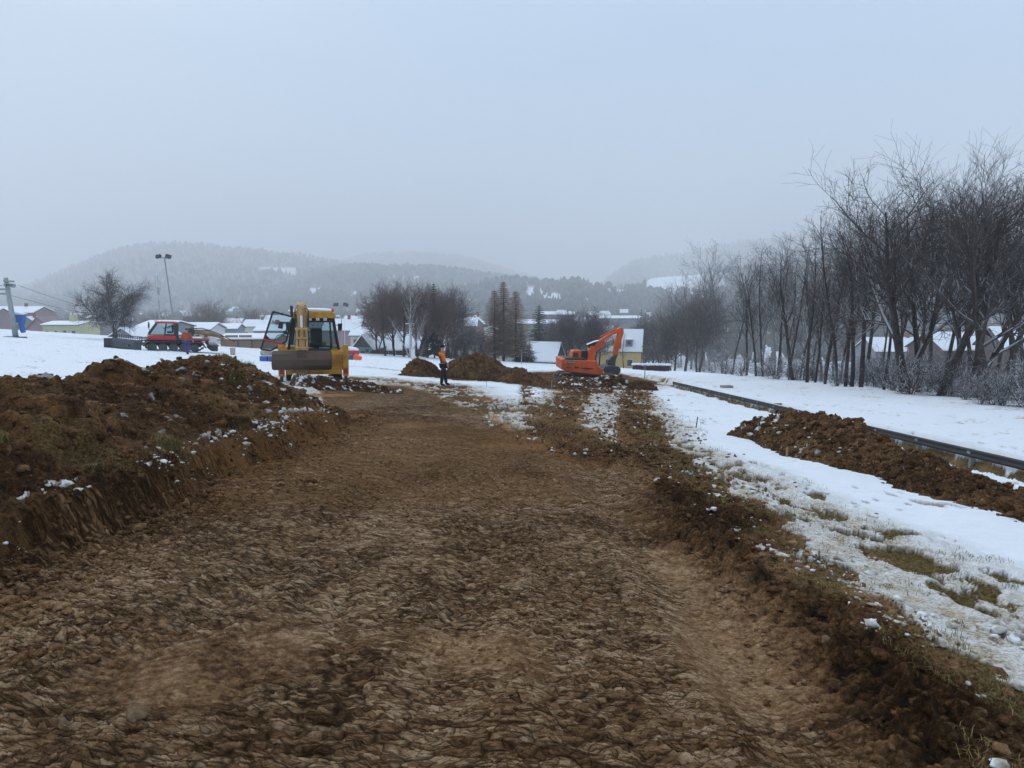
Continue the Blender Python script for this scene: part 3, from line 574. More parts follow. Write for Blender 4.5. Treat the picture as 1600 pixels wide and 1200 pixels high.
gx, gy = scatter_xy(60000, 1.8, 26, 2.0, 6.5, 1.2); sdg = poly_sd(gx, gy, MUD); k1 = (sdg > -.5) & (sdg < .45); k2 = line_d(gx, gy, DIRT1) < .5; k3 = line_d(gx, gy, DIRT3) < .35
cl = fbm(gx * 2.2, gy * 2.2, 97, 4); kk = (k1 | k2 | k3) & (cl > .60); gx, gy = gx[kk], gy[kk]
g2x = np.concatenate([rs.normal(-3.95, .16, 5200), rs.normal(-.35, .16, 5000)]); g2y = np.concatenate([rs.uniform(3.4, 18, 5200), 8 + rs.uniform(0, 1, 5000) ** 1.5 * 30]); g2x[5200:] += RX(g2y[5200:]); kk = (fbm(g2x * .9, g2y * .9, 98, 3) > .60) | (g2x > 5); g2x, g2y = g2x[kk], g2y[kk]
g3x = rs.uniform(-1, 6, 9000); g3y = rs.uniform(11, 34, 9000); kk = (poly_sd(g3x, g3y, MIXED) < .8) & (fbm(g3x, g3y, 99, 3) > .52); g3x, g3y = g3x[kk], g3y[kk]
gx = np.concatenate([gx, g2x, g3x]); gy = np.concatenate([gy, g2y, g3y]); gz, gfa = surf(gx, gy)
gp = np.stack([gx, gy, gz], 1)
# tufts hanging on the left mound
V_, N_, _ = HEAP_PTS[0]; tuf = []
for (tx_, ty_, tr_, tn_) in ((-4.6, 5.9, .26, 1400), (-4.35, 5.3, .2, 900), (-4.15, 4.6, .2, 700), (-3.95, 7.9, .18, 600), (-5.6, 14.2, .35, 900), (-5.2, 13.2, .2, 300), (-3.9, 6.6, .12, 400)):
    d_ = np.hypot(V_[:, 0] - tx_, V_[:, 1] - ty_); c_ = V_[d_ < tr_]
    if len(c_): tuf.append(c_[rs.randint(0, len(c_), tn_)] + rs.normal(0, .01, (tn_, 3)))
gp = np.concatenate([gp] + tuf); ln = rs.uniform(.02, .075, len(gp)) * (1 + .015 * gp[:, 1]); ln[-sum(len(t) for t in tuf):] *= 1.9
o = blades('grass', gp, ln, gm, 1.35, .0014); tag(o, 'matted dead grass along the borders of the mud and snow', 'grass', None, 'stuff')
# single stones on the near mud
stm, n, b = newmat('stone'); n.links.new(ramp(n, noise(n, 30, 6, .7), [(.3, (.085, .05, .026)), (.7, (.26, .17, .10))]), b.inputs['Base Color']); b.inputs['Roughness'].default_value = .95; b.inputs['Specular IOR Level'].default_value = .05; bump(n, b, noise(n, 60, 5), .5, .01)
for px, py, s_, lb in ((218, 1140, .05, 'angular brown stone, the largest lying on the near mud'), (150, 995, .016, 'pale pebble on the flaky mud at lower left'), (1290, 1040, .035, 'flat pale stone on dark mud near the snow at lower right')):
    x, y = plane_at(px, py); z, _f = surf(np.array([x]), np.array([y])); v, f = ico(3)
    v = v * (1 + 1.7 * (fbm3(v[:, 0] * 1.3 + px, v[:, 1] * 1.3, v[:, 2] * 1.3, 3, 2) - .5))[:, None]; v = np.sign(v) * np.abs(v) ** .8 * np.array([1.0, .8, .55])
    o = link('stone', np_mesh('stone', v * s_, f), stm, smooth=False); o.location = (x, y, float(z[0]) + s_ * .3); o.rotation_euler = (.2, -.3, px * .01); tag(o, lb, 'stone')
#END2
# ------------------------------------------------------------------ trees
def bark(name, dark, light, snowamt, snowscale=1.3):
    m, n, b = newmat(name)
    base = ramp(n, noise(n, 3, 5, .6), [(.3, dark), (.7, light)])
    g = n.nodes.new('ShaderNodeNewGeometry'); s = n.nodes.new('ShaderNodeSeparateXYZ'); n.links.new(g.outputs['True Normal'], s.inputs[0])
    up = ramp(n, s.outputs['Z'], [(.30, 0.), (.55, 1.)]); ns = ramp(n, noise(n, snowscale, 3, .6), [(.62 - snowamt * .35, 0.), (.68 - snowamt * .35, 1.)])
    z = n.nodes.new('ShaderNodeTexCoord'); s2 = n.nodes.new('ShaderNodeSeparateXYZ'); n.links.new(z.outputs['Object'], s2.inputs[0])
    lowf = ramp(n, math_(n, 'MULTIPLY', s2.outputs['Z'], .09), [(.05, 1.), (1.0, .25)])
    n.links.new(mix(n, math_(n, 'MULTIPLY', math_(n, 'MULTIPLY', up, ns), lowf), base, (.78, .81, .86)), b.inputs['Base Color'])
    b.inputs['Roughness'].default_value = .85; b.inputs['Specular IOR Level'].default_value = .15
    return m
BARK = bark('bark', (.020, .016, .015), (.070, .057, .050), .8); TWIG = bark('twigs', (.050, .039, .036), (.110, .086, .080), .80)
BARKS = bark('bark_snowy', (.035, .030, .028), (.08, .066, .058), .85); TWIGS = bark('twigs_snowy', (.055, .045, .043), (.10, .082, .078), .75)
BARKB = bark('birch_bark', (.20, .19, .18), (.62, .60, .58), .3); TWIGR = bark('twigs_reddish', (.10, .066, .058), (.17, .118, .104), .42)
LARCH = bark('larch_twigs', (.17, .105, .065), (.33, .22, .14), .42)
R_ = random.Random(11)
def ring_tubes(brs):
    V = []; F = []; b = 0
    for pts, rr_, k in brs:
        p = np.array(pts); n = len(p); d = np.gradient(p, axis=0); d /= np.linalg.norm(d, axis=1, keepdims=True) + 1e-9
        ref = np.where(np.abs(d[:, 2:3]) < .9, np.array([[0, 0, 1.]]), np.array([[1., 0, 0]])); u = np.cross(d, ref); u /= np.linalg.norm(u, axis=1, keepdims=True) + 1e-9; w2 = np.cross(d, u)
        a = np.arange(k) * 2 * math.pi / k + (math.pi / 2 if k == 3 else 0); 
        V.append((p[:, None] + (u[:, None] * np.cos(a)[None, :, None] + w2[:, None] * np.sin(a)[None, :, None]) * np.array(rr_)[:, None, None]).reshape(-1, 3))
        i = np.arange(n - 1)[:, None] * k; j = np.arange(k)[None]; j2 = (j + 1) % k
        F.append(b + np.stack([i + j, i + j2, i + k + j2, i + k + j], -1).reshape(-1, 4)); b += n * k
    return np.concatenate(V), np.concatenate(F)
def make_tree(h, r0, seed, spec, lean=0.0, forks=None):
    """spec: list of levels (count per metre or number, start fraction, angle, length ratio, wander, up pull)"""
    R_.seed(seed); lv = [[], [], [], [], []]
    def grow(p, d, Ln, r, lev, tip):
        sp = spec[lev]; n = max(2, [9, 7, 4, 3, 2][lev]); pts = [p.copy()]; rr = [r]; ds = [d.copy()]
        for i in range(n):
            d = d + Vector((R_.gauss(0, 1), R_.gauss(0, 1), R_.gauss(0, .6))) * sp['w'] + Vector((0, 0, 1)) * sp['up']; d.normalize()
            p = p + d * Ln / n; pts.append(p.copy()); ds.append(d.copy()); t = (i + 1) / n; rr.append(max(r * (1 - t) ** .8 + tip * t, tip) if lev else max(r * ((1 - t) ** .9 * .92) + tip, tip))
        lv[lev].append(([tuple(q) for q in pts], rr, [7, 5, 3, 3, 3][lev]))
        if lev + 1 >= len(spec): return
        cs = spec[lev + 1]; k = max(1, int(round(cs['n'] * (Ln if cs.get('per') else 1) * R_.uniform(.8, 1.2))))
        for j in range(k):
            t = cs['s'] + (1 - cs['s']) * ((j + R_.random()) / k); x = min(t * n, n - .001); i = int(x); f = x - i
            q = Vector(pts[i]).lerp(Vector(pts[i + 1]), f); dd = ds[i].lerp(ds[i + 1], f).normalized()
            az = R_.uniform(0, 6.283) if lev else j * 2.4 + R_.uniform(-.5, .5); ax = dd.orthogonal().normalized(); ax.rotate(Matrix.Rotation(az, 3, dd))
            nd = dd.copy(); nd.rotate(Matrix.Rotation(rad(R_.gauss(cs['a'], cs['a'] * .22)), 3, ax))
            rl = cs['l'](t) if callable(cs['l']) else cs['l']
            L2 = Ln * rl * R_.uniform(.7, 1.2); r2 = (rr[i] * (1 - f) + rr[i + 1] * f) * cs.get('r', .55)
            grow(q, nd, L2, max(r2, cs['tip']), lev + 1, cs['tip'])
    base = Vector((0, 0, -.3)); 
    for (ang, az, sc_, rs_) in (forks or [(lean, R_.uniform(0, 6.28), 1, 1)]):
        d = Vector((math.sin(ang) * math.cos(az), math.sin(ang) * math.sin(az), math.cos(ang)))
        grow(base.copy(), d, h * sc_, r0 * rs_, 0, spec[0]['tip'])
    return lv
def tree_obj(name, lv, mt, mc, label, cat='tree', group=None, split=1):
    root = empty(name, (0, 0, 0), 0, label, cat, group)
    v, f = ring_tubes(sum(lv[:split], [])); link('trunk', np_mesh('trunk', v, f), mt, root, True)
    v, f = ring_tubes(sum(lv[split:], [])); link('crown', np_mesh('crown', v, f), mc, root)
    return root
def S(n, s, a, l, w, up, tip, r=.55, per=False): return dict(n=n, s=s, a=a, l=l, w=w, up=up, tip=tip, r=r, per=per)
SPEC_FOREST = [S(1, 0, 0, 1, .05, .03, .03), S(13, .30, 36, lambda t: .46 * (1.15 - t * .75), .13, .10, .014, .5), S(1.7, .15, 40, .46, .17, .07, .009, .6, True), S(2.2, .1, 38, .55, .18, .05, .007, .7, True), S(1.3, .2, 36, .7, .18, .04, .006, .8, True)]
SPEC_BROAD = [S(1, 0, 0, 1, .07, .02, .05), S(10, .28, 42, lambda t: .60 * (1.15 - t * .7), .13, .09, .02, .62), S(1.6, .14, 42, .50, .17, .06, .012, .62, True), S(2.1, .1, 38, .55, .18, .05, .008, .7, True), S(1.5, .15, 36, .7, .19, .03, .006, .8, True)]
SPEC_SLIM = [S(1, 0, 0, 1, .035, .04, .015), S(18, .28, 34, lambda t: .24 * (1.2 - t * .8), .12, .12, .008, .42), S(2.8, .1, 38, .5, .2, .06, .006, .6, True), S(3.0, .1, 36, .6, .2, .05, .005, .8, True)]
SPEC_OAK = [S(1, 0, 0, 1, .05, .03, .05), S(20, .14, 66, lambda t: .66 * (1.15 - t), .14, .06, .02, .6), S(3.2, .1, 45, .42, .22, .05, .012, .6, True), S(3.2, .1, 42, .5, .25, .02, .010, .7, True), S(2.6, .1, 40, .6, .25, .0, .009, .8, True)]
SPEC_BUSH = [S(1, 0, 0, 1, .12, .02, .006), S(9, .12, 42, .5, .2, .03, .005, .6), S(5, .1, 42, .5, .25, .02, .0045, .7, True), S(5, .1, 40, .5, .25, 0, .004, .8, True)]
def spec_far(s, tip=.022):  # thicker, fewer twigs for trees standing beyond 100 m
    out = [dict(q) for q in s]
    for i, q in enumerate(out):
        if i >= 2: q['tip'] = max(q['tip'], tip * .7); 
    return out[:4]
TREES = {}
def reg(k, root):
    hm = max(np.percentile([v.co.z for v in c.data.vertices], 99.0) for c in root.children); TREES[k] = [root, True, hm]; return root
def put(k, px, y, h, h0, rz=None, label=None, group=None, dz=0, name=None, sxy=1.0, cat=None, dx=0):
    root, fresh, _hm = TREES[k]
    o = root if fresh else copy_tree(root); TREES[k][1] = False
    x, yy, z = at_y(px, y); s_ = h / TREES[k][2]; o.location = (x + dx, yy, z + dz); o.scale = (s_ * sxy, s_ * sxy, s_); o.rotation_euler = (0, 0, R_.uniform(0, 6.28) if rz is None else rz)
    if label: o['label'] = label
    if cat: o['category'] = cat
    if group: o['group'] = group
    elif 'group' in o: del o['group']
    return o
for i in range(5): reg('forest%d' % i, tree_obj('bare_tree', make_tree(14, .19, 40 + i, SPEC_FOREST, .05 + .03 * i), BARK, TWIG, 'tree'))
for i in range(3): reg('broad%d' % i, tree_obj('bare_tree', make_tree(13, .30, 60 + i, SPEC_BROAD, .05, [(.10, 1.0, 1, 1), (.30, 3.9 + i, .86, .75)] if i != 1 else [(.16, 2.8, 1, 1)]), BARK, TWIG, 'tree'))
for i in range(3): reg('slim%d' % i, tree_obj('slender_tree', make_tree(12, .10, 80 + i, SPEC_SLIM, .04 + .05 * i), BARK, TWIG, 'tree'))
for i in range(2): reg('bush%d' % i, tree_obj('bare_bush', make_tree(2.6, .022, 90 + i, SPEC_BUSH, 0, [(R_.uniform(.1, .7), k * .9, R_.uniform(.5, 1), R_.uniform(.6, 1)) for k in range(8)]), BARK, TWIG, 'bush', 'bush'))
reg('oak', tree_obj('bare_tree', make_tree(13, .50, 101, SPEC_OAK, .02), BARKS, TWIGS, 'tree'))
GROW = 'bare trees in the row along the right edge of the snow field'
LROW = 'dark bare snow-dusted tree in the dense row along the right edge of the snow'
def tree_at(k, px, py, ptop, h0, rz=None, label=LROW, group=GROW, name=None, sxy=1.0):
    p = at(px, py); h = topz(ptop, p[1]) - p[2]
    return put(k, px, p[1], h, h0, rz, label, group, name=name, sxy=sxy)
tree_at('broad0', 1412, 614, 252, 13, 2.2, 'thick forked bare tree with the widest trunk in the row at right', None)
tree_at('broad1', 1468, 620, 262, 13, 2.6, 'thick bare tree leaning right with snow down one side of its trunk', None)
tree_at('broad2', 1520, 624, 250, 13, .6, 'broad bare tree whose crown spreads at the upper right edge of the photo', None)
tree_at('forest1', 1129, 584, 378, 12, .5, 'tall slender bare tree rising alone above its neighbours at left of the row', None, sxy=.9)
tree_at('forest0', 1108, 580, 425, 14, 1.5, 'bare tree with long snowy horizontal branches beside the tall slender one', None)
tree_at('forest3', 1345, 607, 300, 14, 1, 'bare tree with a brown twisted trunk just left of the widest trunk', None)
row = [(1030, 571, 478), (1047, 572, 466), (1064, 574, 455), (1082, 577, 440), (1095, 578, 432), (1142, 586, 432), (1153, 587, 428), (1166, 588, 425), (1180, 589, 424), (1193, 590, 415), (1206, 592, 412), (1217, 593, 408), (1229, 595, 402), (1240, 596, 398), (1251, 597, 392), (1263, 599, 388), (1274, 600, 384), (1286, 602, 378), (1298, 603, 352), (1309, 604, 346), (1321, 605, 335), (1333, 606, 322), (1362, 609, 306), (1380, 611, 298), (1436, 614, 285), (1450, 612, 262), (1495, 618, 275), (1542, 628, 262), (1565, 622, 255), (1600, 632, 248), (1640, 640, 240), (1690, 650, 235), (1745, 660, 230)]
for i, (px, py, pt) in enumerate(row):
    if (i % 4 == 2 and px > 1100) or (px > 1420 and i % 3 == 1): continue
    k = ['forest0', 'forest1', 'slim1', 'forest2', 'forest3', 'slim2', 'forest4'][i % 7] if px < 1500 else ['broad1', 'forest4', 'broad0', 'forest2', 'broad2', 'broad0', 'broad1'][i % 7]
    pt = pt - (24 if px < 1310 else 0); LB_ = 'dark bare snow-dusted tree toward the %s of the right row' % ('far left end' if px < 1170 else 'left half' if px < 1300 else 'middle' if px < 1400 else 'near right end'); tree_at(k, px + R_.uniform(-3, 3), py, pt + R_.uniform(-8, 6), {'f': 14, 's': 12, 'b': 13}[k[0]], label=LB_, group=GROW + (' far end' if px < 1170 else ' left half' if px < 1300 else ' middle' if px < 1400 else ' near end'), sxy=R_.uniform(.8, 1.1))
for i in range(42):   # second rank a few metres behind the first
    px = 1025 + ((i + R_.random()) / 24 * 300 if i < 24 else 260 + (i - 24 + R_.random()) / 18 * 400); p = at(px, np.interp(px, [1030, 1200, 1400, 1560, 1700], [570, 590, 608, 620, 640]) - 2)
    y = p[1] + R_.uniform(3, 16); top = np.interp(px, [1030, 1100, 1200, 1290, 1340, 1400, 1500, 1700], [485, 450, 425, 385, 330, 290, 268, 255]) + R_.uniform(0, 45)
    k = R_.choice(['forest0', 'forest1', 'forest2', 'forest3', 'forest4', 'slim1', 'broad1']); x, yy, z = at_y(px, y)
    put(k, px, y, topz(top, y) - z, {'f': 14, 's': 12, 'b': 13}[k[0]], None, 'dim bare tree glimpsed behind the front rank of the right tree row', 'bare trees of the second rank behind the right row', sxy=R_.uniform(.8, 1.1))
GB = 'snowy shrubs at the foot of the tree row'
for i in range(38):
    px = 1040 + (i + R_.random()) / 38 * 640; p = at(px, np.interp(px, [1030, 1200, 1400, 1560, 1700], [573, 594, 613, 634, 660]))
    y = p[1] + R_.uniform(-1.0, 7); put('bush%d' % (i % 2), px, y, R_.uniform(.9, 2.1) * (.8 + y / 100), 2.6, None, 'leafless snow-caught shrub in the undergrowth below the right tree row', GB, sxy=1.3)
# big oak-like tree at the left
p = at(181, 532); put('oak', 181, p[1], topz(428, p[1]) - p[2], 13, 1.2, 'lone wide bare tree crusted with snow at left between lift post and floodlight', None, sxy=.86)
# middle groups beyond the snow edge
def build_far(k, name, h, r, seed, spec, mt, mc, split=1, **kw): reg(k, tree_obj(name, make_tree(h, r, seed, spec, **kw), mt, mc, 'tree', split=split))
FB = spec_far(SPEC_BROAD); FB[2]['n'] = 2.4; FB[3]['n'] = 3.0; FB[1]['n'] = 16
build_far('mid0', 'bare_tree', 14, .30, 201, FB, BARK, TWIGR); build_far('mid1', 'bare_tree', 14, .30, 202, FB, BARK, TWIGR, forks=[(.12, 1, 1, 1), (.2, 4, .9, .8)])
build_far('mid2', 'bare_tree', 14, .26, 203, FB, BARKS, TWIGS, forks=[(.1, 2, 1, 1), (.22, 5, .9, .8)])
FBI = spec_far(SPEC_FOREST); FBI[1]['a'] = 32
build_far('birch', 'birch_tree', 14, .22, 205, FBI, BARKB, TWIGR, 2, forks=[(.05, 1, 1, 1), (.3, 3.1, .7, .6), (.32, 0.1, .62, .6)])
G1 = 'bare trees in the middle clump'
for (px, y, top, k, lb) in ((602, 88, 452, 'mid0', 0), (616, 92, 444, 'mid1', 0), (631, 90, 443, 'mid0', 0), (652, 95, 446, 'mid1', 0), (668, 92, 450, 'mid0', 0), (688, 90, 450, 'mid1', 0), (704, 94, 455, 'mid2', 0), (590, 96, 462, 'mid1', 0), (641, 84, 441, 'birch', 1)):
    z = at_y(px, y)[2]
    put(k, px, y, topz(top, y) - z, 14, None, 'pale white-barked tree standing out in front of the brown middle clump' if lb else 'reddish bare tree in middle clump, %s' % {602: 'second from its left edge', 616: 'third from its left edge', 631: 'left of the pale birch', 652: 'right of the pale birch', 668: 'just left of the dark pine', 688: 'just right of the dark pine', 704: 'frosted, at its right edge', 590: 'at its left edge'}[px], None if lb else G1)
G2 = 'bare snowy trees between the small snowy roof and the orange excavator'
for (px, y, top, k) in ((872, 120, 492, 'mid2'), (885, 116, 486, 'mid0'), (897, 112, 490, 'mid2'), (911, 118, 484, 'mid2'), (925, 114, 490, 'mid2'), (936, 122, 492, 'mid0')):
    put(k, px, y, topz(top, y) - at_y(px, y)[2], 14, None, 'bare frosted tree behind the excavator, %s' % {872: 'leftmost of its clump', 885: 'second from left in its clump', 897: 'left of the clump centre', 911: 'right of the clump centre', 925: 'above the excavator cab', 936: 'rightmost of its clump'}[px], G2)
G3 = 'bare trees beside the yellow house'
for (px, y, top, k) in ((1012, 150, 498, 'mid2'), (1024, 145, 494, 'mid2'), (1038, 140, 488, 'mid0'), (1052, 130, 478, 'mid2'), (1070, 125, 462, 'mid0'), (1090, 120, 455, 'mid2')):
    put(k, px, y, topz(top, y) - at_y(px, y)[2], 14, None, 'bare frosted tree right of the yellow house, %s' % {1012: 'nearest to its gable', 1024: 'second from its gable', 1038: 'third from its gable', 1052: 'brushy and fourth from its gable', 1070: 'fifth from its gable', 1090: 'at the start of the tree row'}[px], G3)
p_ = [(736, 120, 500), (725, 108, 512), (756, 104, 520), (712, 100, 520)]
for (px, y, top) in p_: put('mid2', px, y, topz(top, y) - at_y(px, y)[2], 14, None, 'low frosted tree with tangled white twigs left of the larches', 'low frosted trees by the larches', sxy=1.5)
# thin trees in front of the yellow house
put('slim1', 975, 96, topz(520, 96) - at_y(975, 96)[2], 12, None, 'thin dark tree standing in front of the yellow house wall', None, sxy=1.6)
put('slim2', 1031, 100, topz(505, 100) - at_y(1031, 100)[2], 12, None, 'thin dark tree right of the yellow house gable', None, sxy=1.4)
# conifers
def needles(name, h, rad0, seed, mat_leaf, mat_trunk, tiers=26, per=9, droop=.35, narrow=1.0, dense=5, label='tree', twiggy=False):
    R_.seed(seed); V = []; F = []; b = 0; tr = MB().tube([(0, 0, -.3), (0, 0, h * .5), (0, 0, h)], [h * .016, h * .010, .01], 7); brs = []
    for i in range(tiers):
        t = .08 + .91 * i / tiers; rr = rad0 * (1 - t) ** narrow * R_.uniform(.75, 1.15) + .12; z = h * t
        for j in range(per):
            a = 6.283 * j / per + i * 1.3 + R_.uniform(-.3, .3); L_ = rr * R_.uniform(.7, 1.1); c, s = math.cos(a), math.sin(a)
            for k in range(dense):
                f0 = (k + .2) / dense; x0 = L_ * f0; zz = z - droop * L_ * f0 * (1.2 - .5 * f0); hw = L_ * .26 * (1 - f0 * .55) * R_.uniform(.7, 1.3); l2 = L_ / dense * 1.7
                tip = (x0 + l2, R_.uniform(-.3, .3) * hw, zz - droop * l2 * 1.3 - R_.uniform(0, .12))
                if twiggy:
                    brs.append(([(x0 * c, x0 * s, zz), (tip[0] * c - hw * s * 1.6, tip[0] * s + hw * c * 1.6, zz + .1)], [.02, .012], 3)); brs.append(([(x0 * c, x0 * s, zz), (tip[0] * c + hw * s * 1.6, tip[0] * s - hw * c * 1.6, zz - .1)], [.02, .012], 3))
                    if k == 0: brs.append(([(0, 0, z), (L_ * .5 * c, L_ * .5 * s, z - droop * L_ * .5), (L_ * c, L_ * s, z - droop * L_ * .6)], [.035, .02, .012], 3))
                else:
                    q = [(x0, -hw, zz - .25 * hw), (x0, hw, zz - .25 * hw), tip, (x0 - .1, 0, zz + .1)]
                    for (X_, Y_, Z_) in q: V.append((X_ * c - Y_ * s, X_ * s + Y_ * c, Z_))
                    F += [(b, b + 3, b + 2), (b + 3, b + 1, b + 2)]; b += 4
    root = empty(name, (0, 0, 0), 0, label, 'tree'); tr.build('trunk', mat_trunk, root, smooth=True)
    if twiggy: v, f = ring_tubes(brs); link('crown', np_mesh('crown', v, f), mat_leaf, root)
    else: link('crown', np_mesh('crown', np.array(V), np.array(F)), mat_leaf, root)
    return root
def conifer_mat(name, snow, dk=(.012, .022, .016), lt=(.032, .050, .032)):
    m, n, b = newmat(name); base = ramp(n, noise(n, 2.5, 4), [(.3, dk), (.7, lt)])
    g = n.nodes.new('ShaderNodeNewGeometry'); s = n.nodes.new('ShaderNodeSeparateXYZ'); n.links.new(g.outputs['True Normal'], s.inputs[0])
    up = ramp(n, math_(n, 'ABSOLUTE', s.outputs['Z']), [(.2, 0.), (.5, 1.)]); ns = ramp(n, noise(n, 1.6, 5, .7), [(.66 - snow * .3, 0.), (.70 - snow * .3, 1.)])
    n.links.new(mix(n, math_(n, 'MULTIPLY', up, ns), base, (.74, .78, .84)), b.inputs['Base Color']); b.inputs['Roughness'].default_value = .8; return m
CON = conifer_mat('spruce_needles', .28); CON2 = conifer_mat('pine_needles', .12)
reg('spruce', needles('spruce_tree', 13, 3.1, 301, CON, BARK)); reg('spruce1', needles('spruce_tree', 13, 3.8, 302, CON, BARK, narrow=.8))
reg('pine', needles('pine_tree', 13, 3.4, 303, CON2, BARK, tiers=34, per=8, droop=.22, narrow=.62, dense=6))
reg('larch', needles('larch_tree', 13, 2.9, 304, LARCH, BARK, tiers=38, per=8, droop=-.22, narrow=.72, dense=7, twiggy=True))
put('larch', 773, 100, topz(452, 100) - at_y(773, 100)[2], 13, None, 'rusty-brown pointed larch, leftmost of the three tall ones', None, sxy=1.35)
put('larch', 787, 101, topz(438, 101) - at_y(787, 101)[2], 13, None, 'tallest brown pointed larch, in the middle of the three', None, sxy=1.1)
put('larch', 806, 99, topz(453, 99) - at_y(806, 99)[2], 13, None, 'rusty-brown pointed larch, rightmost of the three tall ones', None, sxy=1.3)
put('pine', 842, 135, topz(474, 135) - at_y(842, 135)[2], 13, None, 'dark green pine standing behind the small house with the snowy roof', None, sxy=1.15)
put('pine', 679, 93, topz(440, 93) - at_y(679, 93)[2], 13, None, 'dark green pine rising among the brown bare trees of the middle clump', None, sxy=.7)
put('spruce', 563, 230, topz(490, 230) - at_y(563, 230)[2], 13, None, 'dark pointed spruce among snowy roofs right of the backhoe', None, sxy=.9)
for px, y, top in ((700, 98, 531), (712, 95, 535), (726, 96, 530), (664, 97, 536), (742, 97, 536), (815, 100, 505), (752, 97, 528), (827, 104, 530)):
    put('spruce1', px, y, topz(top, y) - at_y(px, y)[2], 13, None, 'low dark spruce with snow spots at the edge of the snow field', 'low spruces along the far snow edge', sxy=1.2)
for px, y, top in ((62, 230, 487), (77, 240, 484), (92, 240, 482), (1590, 62, 560), (1375, 70, 545), (388, 240, 486), (300, 260, 488), (545, 300, 498), (1000, 260, 480), (600, 270, 492)):
    put('spruce', px, y, topz(top, y) - at_y(px, y)[2], 13, None, 'small dark spruce standing among the distant houses and trees', 'scattered dark spruces')
for px, y, top in ((333, 230, 470), (322, 235, 476), (345, 240, 480), (392, 260, 478), (300, 220, 490), (430, 280, 486), (250, 230, 486)):
    put('mid0', px, y, topz(top, y) - at_y(px, y)[2], 14, None, 'hazy bare tree in the valley between the floodlight and the backhoe', 'hazy bare trees in the left valley')
# ------------------------------------------------------------------ hills and far forest
def pz(py, D): return at_y(800, D, py)[2]
FM, n, b = newmat('forest_slope')
n1 = noise(n, .02, 5); n.links.new(ramp(n, n1, [(.3, (.020, .026, .026)), (.7, (.040, .048, .046))]), b.inputs['Base Color'])
ta = n.nodes.new('ShaderNodeAttribute'); ta.attribute_name = 'fa'; se = n.nodes.new('ShaderNodeSeparateColor'); n.links.new(ta.outputs['Color'], se.inputs[0])
n.links.new(mix(n, se.outputs[0], ramp(n, n1, [(.3, (.030, .036, .036)), (.7, (.06, .066, .064))]), (.8, .83, .87)), b.inputs['Base Color']); b.inputs['Roughness'].default_value = .9
FT, n, b = newmat('far_trees'); n.links.new(ramp(n, noise(n, .05, 3), [(.35, (.016, .024, .022)), (.65, (.050, .046, .044))]), b.inputs['Base Color']); b.inputs['Roughness'].default_value = .9
CONE = {}
def cones(pos, hs, name, parent=None, kind_mix=.25):
    N = len(pos); k = 6; a = np.arange(k) * 2 * math.pi / k
    prof = [(.0, .16), (.34, .20), (.36, .15), (.66, .11), (.68, .075), (1.0, .0)]; prof2 = [(0, .03), (.3, .30), (.55, .40), (.8, .32), (.93, .18), (1, .02)]
    def mk(p): return np.array([[(r * math.cos(q), r * math.sin(q), z) for q in a] for z, r in p])
    A, B = mk(prof), mk(prof2); typ = rs.uniform(0, 1, N) < kind_mix; Q = np.where(typ[:, None, None, None], B, A)
    Q = Q * (1 + rs.normal(0, .10, (N, len(prof), k, 1)) * np.array([1, 1, .3])); Q = Q * (hs[:, None, None, None] * np.stack([rs.uniform(.75, 1.2, N)] * 2 + [np.ones(N)], 1)[:, None, None, :]) + pos[:, None, None, :]
    i = np.arange(len(prof) - 1)[:, None] * k; j = np.arange(k)[None]; j2 = (j + 1) % k
    f = np.stack([i + j, i + j2, i + k + j2, i + k + j], -1).reshape(-1, 4); F = (f[None] + (np.arange(N) * len(prof) * k)[:, None, None]).reshape(-1, 4)
    return link(name, np_mesh(name, Q.reshape(-1, 3), F), FT)
def hill(D0, D, D1, prof, ntree, hrange, seed, clear=None, label=''):
    prof = np.array(prof, float); us = np.linspace((prof[0, 0] - 800) / FPX, (prof[-1, 0] - 800) / FPX, 150); ys = np.concatenate([np.linspace(D0, D, 60), np.linspace(D, D1, 14)[1:]])
    Y, U = np.meshgrid(ys, us, indexing='ij')
    def hz(U, Y):
        pxs = 800 + U * FPX; top = np.vectorize(lambda q: pz(q, D))(np.interp(us * FPX + 800, prof[:, 0], prof[:, 1])); top = np.interp(U, us, top)
        k = ss(D0, D, Y) * ss(D1 + (D1 - D) * .3, D, Y); e = ss(us[0], us[0] + .03, U) * ss(us[-1], us[-1] - .03, U)
        return FLOOR - 2 + (top - FLOOR + 2) * k * e + (fbm(U * Y / 160., Y / 160., seed, 4) - .5) * 26 * ss(D0, D0 * 1.3, Y) * e * k ** .3 
    Z = hz(U, Y); X = U * Y; sn = np.zeros_like(X)
    if clear is not None: sn = clear(800 + U * FPX, Y, Z)
    n = X.size; fa = np.zeros((n, 4)); fa[:, 0] = sn.ravel(); fa[:, 3] = 1
    o = link('hill', np_mesh('hill', np.stack([X, Y, Z], -1).reshape(-1, 3), grid_faces(*X.shape), {'fa': fa}), FM, smooth=True); tag(o, label, None, None, 'structure')
    if ntree:
        u = rs.uniform(us[0], us[-1], ntree); y = D0 + (D1 * .2 + D * .8 - D0) * rs.uniform(0, 1, ntree) ** 1.0; z = hz(u, y); ok = z > FLOOR + 1
        if clear is not None: ok &= clear(800 + u * FPX, y, z) < .4
        u, y, z = u[ok], y[ok], z[ok]; hs = rs.uniform(*hrange, len(u))
        o = cones(np.stack([u * y, y, z - 1], 1), hs, 'forest'); tag(o, 'far hazy forest covering ' + label, 'forest', None, 'stuff')
def band(px0, px1, slope, y0):  # clearing seen on the slope between columns
    return lambda px, Y, Z: 0
def clrA(px, Y, Z): py = 458 + (CAMH - Z) / Y * FPX; return ss(.46, .5, fbm(px * .012, py * .10, 401, 3)) * ss(400, 415, px) * ss(475, 462, px) * ss(417, 421, py) * ss(437, 432, py)
